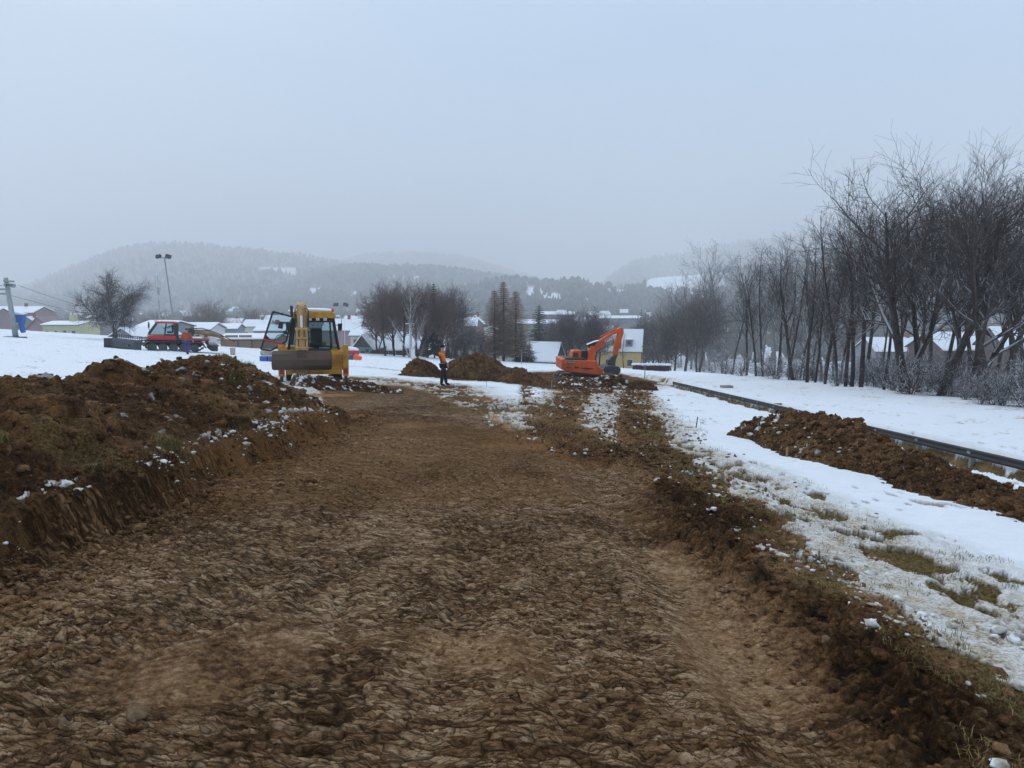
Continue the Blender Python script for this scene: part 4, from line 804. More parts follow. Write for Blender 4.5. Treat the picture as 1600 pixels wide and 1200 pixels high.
def clrE(px, Y, Z): py = 458 + (CAMH - Z) / Y * FPX; return ss(1006, 1010, px) * ss(1150, 1100, px) * ss(464, 460, py + (px - 1010) * -.0 + 5 * np.sin(px * .09)) * ss(425, 428, py)
def clrC(px, Y, Z): py = 458 + (CAMH - Z) / Y * FPX; return ss(.60, .64, fbm(px * .03, py * .22, 402, 4)) * ss(445, 452, py)
def clrB(px, Y, Z): py = 458 + (CAMH - Z) / Y * FPX; return ss(.63, .67, fbm(px * .02, py * .15, 403, 4)) * ss(425, 435, py)
hill(900, 3200, 4200, [(-420, 470), (-200, 465), (-40, 462), (45, 452), (95, 432), (150, 409), (200, 393), (260, 386), (330, 388), (400, 396), (460, 403), (520, 412), (600, 432), (660, 450)], 9000, (10, 19), 501, clrA, 'the high hill at left')
hill(2100, 4500, 5200, [(400, 450), (470, 425), (540, 410), (575, 403), (610, 400), (660, 398), (705, 402), (745, 408), (790, 424), (850, 440), (930, 450)], 5000, (12, 22), 503, None, 'the second hill fading into mist at centre')
hill(800, 2100, 2800, [(330, 470), (420, 452), (490, 433), (530, 424), (570, 418), (640, 420), (720, 428), (780, 436), (840, 444), (900, 452), (1000, 458)], 8000, (9, 18), 505, clrB, 'the wooded slope behind the middle trees')
hill(620, 1250, 1800, [(640, 470), (720, 458), (780, 447), (850, 449), (900, 444), (950, 452), (1000, 458), (1080, 462), (1200, 464)], 3500, (8, 17), 507, clrC, 'the low wooded rise with houses')
hill(1600, 3900, 4900, [(920, 450), (960, 430), (985, 413), (1015, 405), (1060, 401), (1100, 392), (1160, 382), (1230, 374), (1320, 366), (1420, 372), (1600, 390), (1900, 400)], 7000, (12, 22), 509, None, 'the high hill at right')
hill(800, 1500, 2100, [(960, 468), (1000, 452), (1012, 437), (1050, 433), (1090, 430), (1150, 424), (1250, 420), (1400, 425), (1700, 430)], 3500, (9, 17), 511, clrE, 'the slope with a snowy meadow at right')
xv = rs.uniform(-1.0, 1.0, 5200); yv = rs.uniform(300, 1000, 5200); xv = xv * yv; kk = fbm(xv * .010, yv * .006, 601, 4) > .505; xv, yv = xv[kk], yv[kk]
o = cones(np.stack([xv, yv, G(xv, yv) - .5], 1), rs.uniform(5, 13, len(xv)), 'valley_woods', None, .6); tag(o, 'hazy groves of small trees spread over the valley floor', 'woods', None, 'stuff')
#END3
# ------------------------------------------------------------------ haze
m = bpy.data.materials.new('haze'); m.use_nodes = True; n = m.node_tree; n.nodes.clear(); oo = n.nodes.new('ShaderNodeOutputMaterial'); v = n.nodes.new('ShaderNodeVolumePrincipled')
v.inputs['Color'].default_value = (.985, .985, .995, 1); v.inputs['Density'].default_value = HAZE; v.inputs['Anisotropy'].default_value = .0; v.inputs['Density Attribute'].default_value = ''; v.inputs['Temperature Attribute'].default_value = ''
n.links.new(v.outputs[0], oo.inputs['Volume'])
hb = MB().box((0, 0, 187), (10900, 10900, 446)).build('haze', m); tag(hb, 'pale winter mist filling the whole valley', 'haze', None, 'stuff')
for k_ in list(TREES):
    if TREES[k_][1]:
        for c_ in list(TREES[k_][0].children): bpy.data.objects.remove(c_)
        bpy.data.objects.remove(TREES[k_][0])
# ------------------------------------------------------------------ machine materials
YEL = paint('yellow_paint', (.60, .30, .030), .45, 0, .7, (.12, .075, .04), 2.5); ORG = paint('orange_paint', (.72, .11, .012), .42, 0, .6, (.20, .06, .03), 1.5)
TAN = paint('worn_yellow_steel', (.50, .31, .12), .5, 0, .6, (.14, .09, .05), 4); BLK = paint('black_paint', (.018, .02, .024), .45, 0, .25, (.06, .05, .04), 3)
RUST = paint('worn_bucket_steel', (.085, .055, .042), .55, .35, .6, (.16, .10, .07), 3); RUB = paint('tyre_rubber', (.02, .02, .02), .85, 0, .6, (.08, .055, .038), 5)
CHR = paint('chrome', (.75, .76, .78), .15, .9, .1); RED = paint('red_paint', (.55, .02, .03), .35, 0, .2, (.12, .05, .04), 2); GREY = paint('grey_steel', (.30, .33, .33), .5, .2, .35, (.16, .16, .15), 3)
DGREY = paint('dark_grey_steel', (.055, .065, .075), .5, .2, .35, (.12, .12, .12), 3); WHT = paint('white_paint', (.72, .74, .76), .5, 0, .2); BLU = paint('blue_plastic', (.025, .12, .42), .5, 0, .2)
WOOD = paint('weathered_wood', (.20, .13, .08), .8, 0, .5, (.08, .06, .05), 6); TGL = glass('tinted_glass', (.50, .66, .68), .35); WGL = glass('clear_glass', (.72, .82, .84), .22)
LAMPG = paint('lamp_glass', (.6, .6, .58), .1, 0, 0); DKW = paint('window_dark', (.035, .045, .055), .15, 0, 0)
ORP = paint('orange_plastic', (.85, .14, .03), .5, 0, .15); BRN = paint('orange_cloth', (.80, .17, .02), .85, 0, .1); 
def cloth(name, c): return paint(name, c, .9, 0, .3, tuple(q * .6 for q in c), 9, .2)
# ------------------------------------------------------------------ backhoe loader
def wheel(root, x, y, r, w_, rimmat):
    o = empty('wheel', (0, 0, 0)); bpy.data.objects.remove(o)
    t = MB(); n = 22; prof = [(-.5, .62), (-.5, .9), (-.38, 1), (.38, 1), (.5, .9), (.5, .62)]
    b = 0
    for i in range(n):
        a = 2 * math.pi * i / n
        for (u, q) in prof: t.v.append((x + u * w_, y + math.cos(a) * q * r, r + math.sin(a) * q * r))
    m = len(prof)
    for i in range(n):
        for k in range(m - 1): t.f.append([i * m + k, i * m + k + 1, ((i + 1) % n) * m + k + 1, ((i + 1) % n) * m + k])
    for i in range(n):
        a = 2 * math.pi * i / n
        for s_ in (-1, 1): t.box((x + s_ * w_ * .24, y + math.cos(a + s_ * .1) * r * 1.0, r + math.sin(a + s_ * .1) * r * 1.0), (w_ * .5, .07, .09), (a, 0, s_ * .5))
    ty = t.build('wheel', RUB, root); MB().cyl((x - w_ * .38, y, r), (x + w_ * .38, y, r), r * .64, 20).cyl((x - w_ * .5, y, r), (x + w_ * .5, y, r), r * .2, 12).build('rim', rimmat, ty); return ty
p = at_y(491, 26.5); BH = empty('backhoe_loader', (p[0], p[1], p[2] - .10), 0, 'yellow backhoe loader seen from behind with its cab door open and arm folded', 'backhoe loader')
BH.rotation_euler = (0, rad(1.0), rad(14.5))
MB().box((0, 1.9, .78), (.85, 3.9, .45)).box((0, .12, .62), (2.05, .30, .26)).build('chassis', YEL, BH, .02)
MB().prism([(2.7, .75), (4.3, .75), (4.35, 1.25), (2.7, 1.55)], 'x', -.45, .45).box((.0, 4.36, 1.0), (.8, .06, .45)).build('bonnet', YEL, BH, .03)
for s_ in (-1, 1):
    MB().prism([(.25, 1.02), (1.9, 1.02), (1.9, 1.28), (1.6, 1.5), (.5, 1.5), (.25, 1.3)], 'x', s_ * .62, s_ * 1.08).box((s_ * .86, .22, .95), (.42, .10, .62)).build('fender', YEL, BH, .025)
    wheel(BH, s_ * .82, 1.05, .72, .44, YEL); wheel(BH, s_ * .85, 3.35, .45, .32, YEL)
    # stabiliser leg
    lg = MB().box((s_ * 1.17, .02, 1.02), (.22, .20, 1.18)).build('stabiliser_leg', YEL, BH, .015)
    MB().box((s_ * 1.17, .02, .62), (.14, .24, .20)).build('tail_light', paint('tail_light_red', (.45, .02, .02), .2, 0, 0), lg)
    MB().box((s_ * 1.17, 0, .36), (.12, .12, .3)).box((s_ * 1.22, 0, .20), (.42, .36, .06)).build('foot_pad', DGREY, lg)
    # loader arm
    MB().prism([(2.0, 1.35), (2.2, 1.5), (4.2, 1.05), (4.9, .45), (4.75, .32), (4.0, .85), (2.1, 1.25)], 'x', s_ * .62, s_ * .74).build('loader_arm', YEL, BH, .01)
MB().prism([(4.75, .25), (5.5, .12), (5.55, .2), (5.2, .4), (5.15, .9), (4.85, .95), (4.7, .6)], 'x', -1.2, 1.2).build('front_bucket', RUST, BH, .01)
# cab
def quad_frame(mb, P, w_, y0=0):
    for a, b in zip(P, P[1:] + P[:1]): mb.tube([(a[0], a[2] if len(a) > 2 else y0, a[1]), (b[0], b[2] if len(b) > 2 else y0, b[1])], w_, 4)
cabf = MB(); zb, zt = 1.38, 2.58
corner = [(-.93, .42, zb), (.93, .42, zb), (.90, 2.2, zb), (-.90, 2.2, zb)]; cort = [(-.74, .34, zt), (.74, .34, zt), (.72, 1.95, zt), (-.72, 1.95, zt)]
for a, b in zip(corner, cort): cabf.tube([a, b], .055, 6)
for q in (corner, cort):
    for i in range(4): cabf.tube([q[i], q[(i + 1) % 4]], .05, 6)
cabf.tube([(.60, .37, 2.56), (.66, .42, 1.38)], .035, 5).box((0, .36, 2.53), (1.42, .08, .16)).box((0, .42, 1.36), (1.86, .06, .10)).box((0, 1.2, 1.36), (1.7, 1.5, .06))
CF = cabf.build('cab_frame', BLK, BH, .008)
MB().box((0, 1.3, 1.15), (1.5, 1.7, .40)).build('cab_base', YEL, BH, .02)
MB().add([(-.90, .43, zb), (.90, .43, zb), (.70, .36, zt), (-.70, .36, zt)], [(0, 1, 2, 3)]).build('rear_window', WGL, BH)
MB().add([(-.88, 2.2, zb), (.88, 2.2, zb), (.70, 1.95, zt), (-.70, 1.95, zt)], [(0, 1, 2, 3)]).build('windscreen', WGL, BH)
MB().add([(.93, .45, zb), (.90, 2.2, zb), (.72, 1.95, zt), (.74, .36, zt)], [(0, 1, 2, 3)]).build('side_window', TGL, BH)
MB().prism([(-.80, 2.60), (.80, 2.60), (.84, 2.66), (.80, 2.80), (.62, 2.86), (-.62, 2.86), (-.80, 2.80)], 'y', .22, 2.1).build('roof', YEL, BH, .03)
rsn = MB().prism([(-.72, 2.86), (.70, 2.86), (.66, 2.93), (.2, 2.955), (-.4, 2.95), (-.68, 2.92)], 'y', .30, 2.0).build('roof_snow', SNOW, BH, .03)
for xx in (-.12, .16, .44): MB().box((xx, .24, 2.56), (.13, .08, .10)).cyl((xx, .19, 2.56), (xx, .22, 2.56), .045, 10).build('work_light', LAMPG, BH, .008)
MB().cyl((.72, .35, 2.84), (.72, .35, 2.97), .05, 10).build('beacon', ORP, BH)
MB().box((.08, 1.15, 1.56), (.46, .44, .14)).prism([(1.32, 1.60), (1.44, 1.62), (1.54, 2.14), (1.44, 2.18)], 'x', -.14, .30).box((.08, 1.15, 1.44), (.2, .2, .16)).box((-.18, 1.1, 1.78), (.08, .36, .06)).build('seat', BLK, BH, .03)
MB().tube([(-.1, 1.9, 1.4), (-.1, 1.75, 1.85)], .03, 6).tube([(-.1 + .17 * math.cos(q * .524), 1.75 + .05 * math.sin(q * .524), 1.87 + .14 * math.sin(q * .524)) for q in range(13)], .015, 6).box((-.45, .65, 1.7), (.05, .05, .5)).box((-.28, .65, 1.7), (.05, .05, .5)).build('steering_column', BLK, BH)
for s_ in (-1, 1):
    mo = MB().tube([(s_ * .74, 2.0, 2.3), (s_ * 1.0, 2.0, 2.25)], .018, 5).prism([(s_ * .92, 2.05), (s_ * 1.08, 2.05), (s_ * 1.1, 2.34), (s_ * .92, 2.34)], 'y', 1.97, 2.03).build('mirror', BLK, BH, .01)
# open door, swung out to the left
D = [(-1.44, 2.84), (-.74, 2.64), (-1.0, 1.72), (-1.55, 1.38), (-1.90, 1.44)]
dm = MB(); ydoor = lambda x: .30 - (x + .74) * -.10
for a, b in zip(D, D[1:] + D[:1]): dm.tube([(a[0], ydoor(a[0]), a[1]), (b[0], ydoor(b[0]), b[1])], .038, 6)
dm.add([(-1.80, ydoor(-1.8) - .01, 1.80), (-1.74, ydoor(-1.74) - .01, 2.02), (-1.50, ydoor(-1.5) - .01, 1.74), (-1.06, ydoor(-1.06) - .01, 1.62), (-1.80, ydoor(-1.8) - .01, 1.76)], [(0, 1, 2, 3, 4)])
DR = dm.build('cab_door', BLK, BH)
MB().tube([(-1.81, ydoor(-1.81) - .03, 1.82), (-1.02, ydoor(-1.02) - .03, 1.58)], .03, 5).build('door_stripe', RED, DR)
MB().add([(x, ydoor(x), z) for x, z in [(-1.44, 2.84), (-.74, 2.64), (-1.0, 1.72), (-1.06, 1.60), (-1.80, 1.82)]], [(0, 1, 2, 3, 4)]).add([(x, ydoor(x), z) for x, z in [(-1.80, 1.80), (-1.04, 1.60), (-1.55, 1.38), (-1.90, 1.44)]], [(0, 1, 2, 3)]).build('door_glass', WGL, DR)
MB().box((-1.17, .16, 2.34), (.17, .06, .26), (0, .15, 0)).tube([(-1.1, .2, 2.44), (-.8, .3, 2.42)], .015, 5).build('work_mirror', BLK, BH, .02)
MB().tube([(-1.45, .24, 1.72), (-1.3, .24, 1.95), (-1.05, .26, 2.0), (-.9, .3, 1.98)], .014, 5).box((-1.02, .26, 2.06), (.14, .05, .12)).build('door_handle', BLK, DR)
# arm
kx = -.40
MB().box((kx, -.10, 1.0), (.36, .42, .75)).cyl((kx, -.15, .5), (kx, -.15, 1.45), .14, 12).build('swing_post', TAN, BH, .02)
MB().prism([(-.30, 1.30), (-.08, 1.25), (.22, 2.45), (.12, 3.08), (-.02, 3.20), (-.22, 3.12), (-.30, 2.85), (-.18, 2.35)], 'x', kx - .17, kx + .17).build('boom', TAN, BH, .03)
MB().prism([(-.34, 1.62), (-.20, 1.60), (-.14, 2.98), (-.24, 3.12), (-.38, 3.0), (-.42, 2.2)], 'x', kx - .13, kx + .13).build('dipper_arm', TAN, BH, .025)
MB().cyl((kx, -.46, 2.72), (kx, -.46, 3.02), .085, 12).cyl((kx, -.44, 1.9), (kx, -.44, 2.3), .07, 10).cyl((kx - .2, -.30, 3.02), (kx + .2, -.30, 3.02), .06, 10).build('cylinder_barrel', TAN, BH)
MB().cyl((kx, -.46, 2.28), (kx, -.46, 2.74), .05, 12).build('cylinder_rod', CHR, BH)
hs = MB()
for s_ in (-1, 1):
    hs.tube([(kx + s_ * .2, -.15, 1.5), (kx + s_ * .23, -.2, 2.3), (kx + s_ * .24, -.2, 2.9), (kx + s_ * .12, -.34, 3.1)], .02, 5); hs.tube([(kx + s_ * .15, -.3, 1.9), (kx + s_ * .21, -.42, 2.2), (kx + s_ * .19, -.4, 2.75)], .016, 5)
hs.box((kx - .36, -.1, 2.86), (.10, .12, .42)).build('hydraulic_hose', BLK, BH)
lk = MB()
for s_ in (-1, 1): lk.prism([(-.52, 2.22), (-.38, 2.3), (-.30, 1.9), (-.36, 1.45), (-.52, 1.42), (-.46, 1.85)], 'x', kx + s_ * .13, kx + s_ * .21)
lk.cyl((kx - .24, -.46, 2.22), (kx + .24, -.46, 2.22), .06, 10).cyl((kx - .22, -.44, 1.88), (kx + .22, -.44, 1.88), .055, 10).cyl((kx - .24, -.46, 1.52), (kx + .24, -.46, 1.52), .06, 10).box((kx, -.42, 1.70), (.20, .14, .26)).box((kx, -.46, 1.42), (.42, .2, .12)).build('bucket_linkage', TAN, BH, .012)
bk = [(-.25, 1.40), (-.55, 1.44), (-.82, 1.34), (-.98, 1.14), (-.98, .92), (-.82, .76), (-.55, .72), (-.50, .78), (-.76, .86), (-.88, .98), (-.86, 1.12), (-.72, 1.26), (-.5, 1.34), (-.25, 1.33)]
BU = MB().prism(bk, 'x', kx - 1.02, kx + 1.02).build('bucket', RUST, BH, .012)
e_ = MB(); side = [(-.25, 1.36), (-.55, 1.42), (-.80, 1.32), (-.96, 1.13), (-.96, .93), (-.80, .78), (-.52, .74), (-.36, 1.0)]
for s_ in (-1, 1): e_.prism(side, 'x', kx + s_ * 1.02, kx + s_ * 1.05)
e_.box((kx, -.60, 1.40), (.34, .34, .12)).box((kx, -.90, 1.15), (.30, .06, .5)).build('bucket_side', RUST, BU, .005)
# ------------------------------------------------------------------ tracked excavator
p = at_y(905, 47, 597); EX = empty('tracked_excavator', (p[0], p[1], p[2] - .05), 0, 'orange tracked excavator with raised boom and wide grading bucket', 'excavator'); EX.rotation_euler = (0, rad(2.2), rad(6))
q = lambda px, py: ((px - 905) * .0427, (597 - py) * .0427)
MB().prism([q(870.5, 559), q(926, 559.5), q(928, 568), q(937, 572.5), q(936, 580.5), q(915, 580), q(884, 577), q(871, 574)], 'y', -1.15, 1.15).build('body', ORG, EX, .04)
MB().prism([q(870.2, 559), q(872, 557.5), q(877, 557.2), q(877, 575.3), q(871.5, 574.2)], 'y', -1.18, 1.18).build('counterweight', ORG, EX, .05)
MB().prism([q(874, 559), q(876, 556.2), q(910, 557), q(911, 559.4)], 'y', -.95, .8).build('engine_hood', BLK, EX, .03)
bd = MB().box((q(883, 562.7)[0], -1.195, q(883, 562.7)[1]), (.56, .012, .17)).build('badge', BLK, EX)
def text(s_, size, mat, parent, loc, rot, name='lettering', ext=.004):
    cu = bpy.data.curves.new(name, 'FONT'); cu.body = s_; cu.size = size; cu.extrude = ext; cu.align_x = 'CENTER'; cu.align_y = 'CENTER'
    t = bpy.data.objects.new(name, cu); C.objects.link(t); dg = bpy.context.evaluated_depsgraph_get(); me = bpy.data.meshes.new_from_object(t.evaluated_get(dg)); bpy.data.objects.remove(t)
    o = link(name, me, mat, parent); o.location = loc; o.rotation_euler = rot; return o
text('DOOSAN', .15, WHT, bd, (q(883, 562.7)[0], -1.205, q(883, 562.7)[1]), (rad(90), 0, 0))
MB().box((q(881.5, 571)[0], -1.155, q(881, 571)[1]), (.26, .02, .07)).box((q(894, 570)[0], -1.155, q(894, 570)[1]), (.28, .02, .10)).box((q(913, 572)[0], -1.155, q(910, 571.5)[1]), (.62, .02, .07), (0, .03, 0)).box((q(903.5, 571)[0], -1.155, q(903.5, 571)[1]), (.16, .02, .05)).build('vents_and_marks', BLK, EX)  # vent slots, plus dark bars standing in for illegible model lettering
MB().prism([q(890.5, 560), q(892, 548.5), q(894, 546), q(905, 546), q(906, 549), q(906, 560)], 'y', -.1, .95).build('cab', ORG, EX, .03)
MB().prism([q(892.3, 556.5), q(893.3, 549.5), q(900.2, 549.2), q(901.2, 556.5)], 'y', -.13, -.095).prism([q(906, 556), q(906, 548), q(914, 547.5), q(914.5, 557)], 'y', -.05, .9).build('cab_window', TGL, EX)
MB().prism([q(905.5, 560), q(905.5, 547), q(915, 546.6), q(917, 560)], 'y', .0, .05).prism([q(905.5, 560), q(905.5, 547), q(907, 547), q(907, 560)], 'y', -.1, .95).prism([q(905.5, 547.6), q(905.5, 546.4), q(915.5, 546.2), q(915.5, 547.4)], 'y', -.1, .95).build('cab_frame', BLK, EX)
MB().box((q(912, 557)[0], .4, q(912, 557)[1]), (.4, .5, .4)).build('seat', BLK, EX, .03)
MB().prism([q(915, 561), q(917, 545), q(919, 538), q(925, 538), q(926, 548), q(926, 561)], 'y', -.35, .35).build('boom_foot', ORG, EX, .02)
MB().prism([q(917, 543), q(922, 536), q(940, 524.5), q(963, 509), q(967.5, 507.6), q(970, 511), q(965.5, 515.5), q(954, 519.5), q(946, 525), q(930, 537.5), q(922, 546)], 'y', -.20, .20).build('boom', ORG, EX, .03)
MB().prism([q(914, 536.5), q(924, 532), q(931, 530), q(925, 538), q(917, 541)], 'y', -.24, .24).build('boom_hose_cover', BLK, EX, .02)
MB().prism([q(913.5, 536), q(924, 531.3), q(932, 528.6), q(931, 530.2), q(924, 533), q(915, 537.3)], 'y', -.22, .22).build('boom_snow', SNOW, EX, .01)
ST = MB().prism([q(965, 508), q(970.5, 509), q(971.5, 516), q(966.5, 535), q(963.5, 551), q(957.5, 552), q(956, 548), q(958.5, 530), q(962.5, 515)], 'y', -.15, .15).build('stick', ORG, EX, .03)
hc = MB()
for s_ in (-1, 1):
    a, b = q(921, 552), q(944, 531); hc.cyl((a[0], s_ * .27, a[1]), (b[0], s_ * .27, b[1]), .055, 8)
a, b = q(935, 524), q(961, 509.5); hc.cyl((a[0], 0, a[1]), (b[0], 0, b[1]), .06, 8); a, b = q(968, 517), q(965, 541); hc.cyl((a[0], 0, a[1]), (b[0] + .12, 0, b[1]), .06, 8); hc.build('hydraulic_cylinder', ORG, EX)
rc = MB(); a, b = q(943, 532), q(951, 525.5)
for s_ in (-1, 1): rc.cyl((a[0], s_ * .27, a[1]), (b[0], s_ * .27, b[1]), .035, 8)
rc.build('cylinder_rod', CHR, EX)
MB().prism([q(957, 552), q(964, 550), q(961.5, 558), q(960, 566), q(951, 567), q(950, 560), q(953, 555)], 'y', -.18, .18).cyl((q(955, 568)[0], 0, q(955, 569)[1]), (q(955, 563)[0], 0, q(955, 563)[1]), .28, 14).tube([(q(951, 560)[0], 0, q(951, 560)[1]), (q(948, 562)[0], 0, q(948, 562)[1])], .05, 6).build('tilt_rotator', DGREY, EX, .02)
bq = [q(937, 575.5), q(941, 568.5), q(948, 567), q(962, 568), q(966, 571), q(966, 577), q(962, 579.8), q(950, 578.5), q(941, 577.6)]
MB().prism(bq, 'y', -.75, .75).build('grading_bucket', DGREY, EX, .03)
for s_ in (-1, 1):
    tk = MB(); Lh, r_ = 1.35, .33; N = 34; per = 4 * Lh + 2 * math.pi * r_
    for i in range(N):
        d_ = i / N * per
        if d_ < 2 * Lh: x, z, a = -Lh + d_, 2 * r_, 0
        elif d_ < 2 * Lh + math.pi * r_: t = (d_ - 2 * Lh) / r_; x, z, a = Lh + math.sin(t) * r_, r_ + math.cos(t) * r_, t
        elif d_ < 4 * Lh + math.pi * r_: x, z, a = Lh - (d_ - 2 * Lh - math.pi * r_), 0, math.pi
        else: t = math.pi + (d_ - 4 * Lh - math.pi * r_) / r_; x, z, a = -Lh + math.sin(t) * r_, r_ + math.cos(t) * r_, t
        tk.box((x + .1, s_ * .85, z + .02), (.18, .48, .05), (0, a, 0))
    TK = tk.build('track', DGREY, EX); w2 = MB()
    for x in (-1.25, -.75, -.25, .25, .75, 1.25): w2.cyl((x + .1, s_ * .68, .24 if abs(x) < 1 else .33), (x + .1, s_ * 1.02, .24 if abs(x) < 1 else .33), .16 if abs(x) < 1 else .27, 12)
    w2.box((.1, s_ * .85, .36), (2.3, .3, .26)).build('rollers', BLK, TK, .01)
MB().box((.1, 0, .48), (1.2, 1.3, .3)).cyl((.1, 0, .5), (.1, 0, .82), .5, 16).build('undercarriage', DGREY, EX, .02)
# ------------------------------------------------------------------ snow groomer
p = at_y(270, 57); SG = empty('snow_groomer', (p[0], p[1], p[2] + .02), rad(24), 'red snow groomer with black tracks and a front blade parked on the snow', 'snow groomer')
SG.rotation_euler = (0, rad(3), rad(28))
for s_ in (-1, 1):
    tk = MB(); N = 40
    outl = [(-2.1, .55), (-1.6, .06), (1.6, .06), (2.3, .5), (2.1, .85), (-1.8, .85)]
    Lp = [math.dist(outl[i], outl[(i + 1) % 6]) for i in range(6)]; tot = sum(Lp)
    for i in range(N):
        d_ = i / N * tot; k = 0
        while d_ > Lp[k]: d_ -= Lp[k]; k += 1
        a, b = outl[k], outl[(k + 1) % 6]; t = d_ / Lp[k]; ang = -math.atan2(b[1] - a[1], b[0] - a[0]); tk.box((a[0] + (b[0] - a[0]) * t, s_ * 1.25, a[1] + (b[1] - a[1]) * t), (.09, 1.1, .10), (0, ang, 0)); tk.box((a[0] + (b[0] - a[0]) * t, s_ * 1.25, a[1] + (b[1] - a[1]) * t), (.26, .9, .03), (0, ang, 0))
    T_ = tk.build('track', BLK, SG); w2 = MB()
    for x in (-1.5, -.75, 0, .75, 1.5): w2.cyl((x, s_ * 1.0, .42), (x, s_ * 1.5, .42), .32, 14)
    w2.build('road_wheels', DGREY, T_)
MB().box((.1, 0, .75), (4.0, 1.5, .5)).build('chassis', BLK, SG, .03)
MB().prism([(-1.75, .95), (-1.85, 1.28), (-1.3, 1.35), (.2, 1.35), (.2, .95)], 'y', -1.1, 1.1).build('nose', RED, SG, .05)
cf = MB(); A0 = [(-1.75, -1.08, 1.35), (-1.75, 1.08, 1.35), (.35, 1.08, 1.1), (.35, -1.08, 1.1)]; A1 = [(-1.15, -.95, 2.28), (-1.15, .95, 2.28), (.25, .98, 2.28), (.25, -.98, 2.28)]
for a, b in zip(A0, A1): cf.tube([a, b], .06, 6)
cf.tube([(-.65, -1.06, 1.2), (-.5, -.98, 2.28)], .06, 6).box((-.15, -1.03, 1.28), (.95, .12, .36)).box((.34, 0, 1.65), (.08, 1.95, 1.25)).box((.2, -1.0, 1.7), (.34, .10, 1.15)).build('cab_frame', BLK, SG)
MB().add([A0[0], A0[1], A1[1], A1[0]], [(0, 1, 2, 3)]).build('windscreen', TGL, SG)
MB().add([A0[0], (-.65, -1.06, 1.25), (-.5, -.98, 2.25), A1[0]], [(0, 1, 2, 3)]).add([(-.6, -1.05, 1.45), (.3, -1.05, 1.45), (.25, -.98, 2.25), (-.5, -.98, 2.25)], [(0, 1, 2, 3)]).add([A0[1], A0[2], A1[2], A1[1]], [(0, 1, 2, 3)]).build('side_window', WGL, SG)
MB().prism([(-1.3, 2.28), (-1.2, 2.42), (.3, 2.42), (.38, 2.28)], 'y', -1.05, 1.05).build('roof', RED, SG, .04)
MB().prism([(-1.0, 2.42), (-.9, 2.50), (.15, 2.51), (.3, 2.42)], 'y', -.95, .95).build('roof_snow', SNOW, SG, .03)
for yy in (-.8, -.3, .4): MB().box((-1.25, yy, 2.46), (.12, .22, .12)).build('work_light', LAMPG, SG, .01)
MB().box((-.2, .2, 1.55), (.4, .5, .15)).box((.0, .2, 1.85), (.12, .5, .6)).build('seat', BLK, SG, .04)
MB().tube([(-1.6, -1.15, 1.5), (-1.75, -1.35, 1.9), (-1.72, -1.35, 2.25)], .03, 5).box((-1.72, -1.38, 2.12), (.08, .2, .36)).tube([(-1.6, 1.15, 1.5), (-1.75, 1.35, 1.9), (-1.72, 1.35, 2.25)], .03, 5).box((-1.72, 1.38, 2.12), (.08, .2, .36)).build('mirror', BLK, SG, .01)
MB().box((1.45, 0, 1.05), (2.2, 2.2, .18)).box((2.55, 0, .85), (.08, 2.3, .5)).build('rear_deck', DGREY, SG, .02)
MB().box((1.5, -1.14, 1.06), (2.0, .06, .14)).box((2.6, 0, 1.08), (.05, 2.3, .14)).build('deck_rail', RED, SG, .01)
MB().box((1.35, -.3, 1.19), (1.6, 1.4, .10)).build('deck_snow', SNOW, SG, .04)
bl = MB().prism([(-3.35, .08), (-3.5, .3), (-3.45, .7), (-3.25, .95), (-3.18, .92), (-3.36, .68), (-3.4, .32), (-3.26, .1)], 'y', -2.1, 2.1)
for s_ in (-1, 1): bl.box((-3.62, s_ * 2.1, .5), (.6, .05, .8))
bl.v = [tuple(Matrix.Translation((-3.3, 0, 0)) @ Matrix.Rotation(rad(30), 4, 'Z') @ Matrix.Translation((3.3, 0, 0)) @ Vector(q_)) for q_ in bl.v]; BLD = bl.build('front_blade', DGREY, SG, .01); fr = MB()
for i in range(14): fr.box((-3.22, -2.0 + i * .31, 1.08), (.03, .05, .26))
fr.box((-3.22, 0, 1.22), (.05, 4.1, .05)); fr.v = [tuple(Matrix.Translation((-3.3, 0, 0)) @ Matrix.Rotation(rad(30), 4, 'Z') @ Matrix.Translation((3.3, 0, 0)) @ Vector(q_)) for q_ in fr.v]; fr.build('blade_grille', BLK, BLD)
MB().tube([(-1.9, -.6, .6), (-3.2, -.8, .5)], .08, 6).tube([(-1.9, .6, .6), (-3.2, .8, .5)], .08, 6).tube([(-1.9, 0, .9), (-3.2, 0, .75)], .06, 6).build('blade_arm', BLK, SG)
wn = MB().tube([(.9, .3, 1.35), (1.7, .3, 1.62), (3.3, .2, 1.35), (4.6, .1, .75)], [.14, .16, .12, .07], 8).tube([(1.6, .25, 1.75), (2.6, .2, 1.72), (3.9, .15, 1.25)], .05, 6)
WN = wn.build('winch_boom', paint('ochre_paint', (.30, .16, .05), .5, 0, .5), SG); MB().cyl((1.3, -.25, 1.62), (1.3, .55, 1.62), .34, 16).tube([(1.5, .1, 1.9), (2.2, .1, 1.95), (3.4, .1, 1.55), (4.7, .1, .9)], .035, 5).tube([(1.2, -.1, 1.6), (1.35, -.1, 2.05), (1.8, 0, 1.85)], .03, 5).build('winch_drum', BLK, WN)
til = MB()
for i in range(9): til.box((2.95, -1.9 + i * .475, .42), (.5, .36, .42))
til.box((2.95, 0, .66), (.7, 4.1, .08)).build('rear_tiller', BLK, SG, .03)
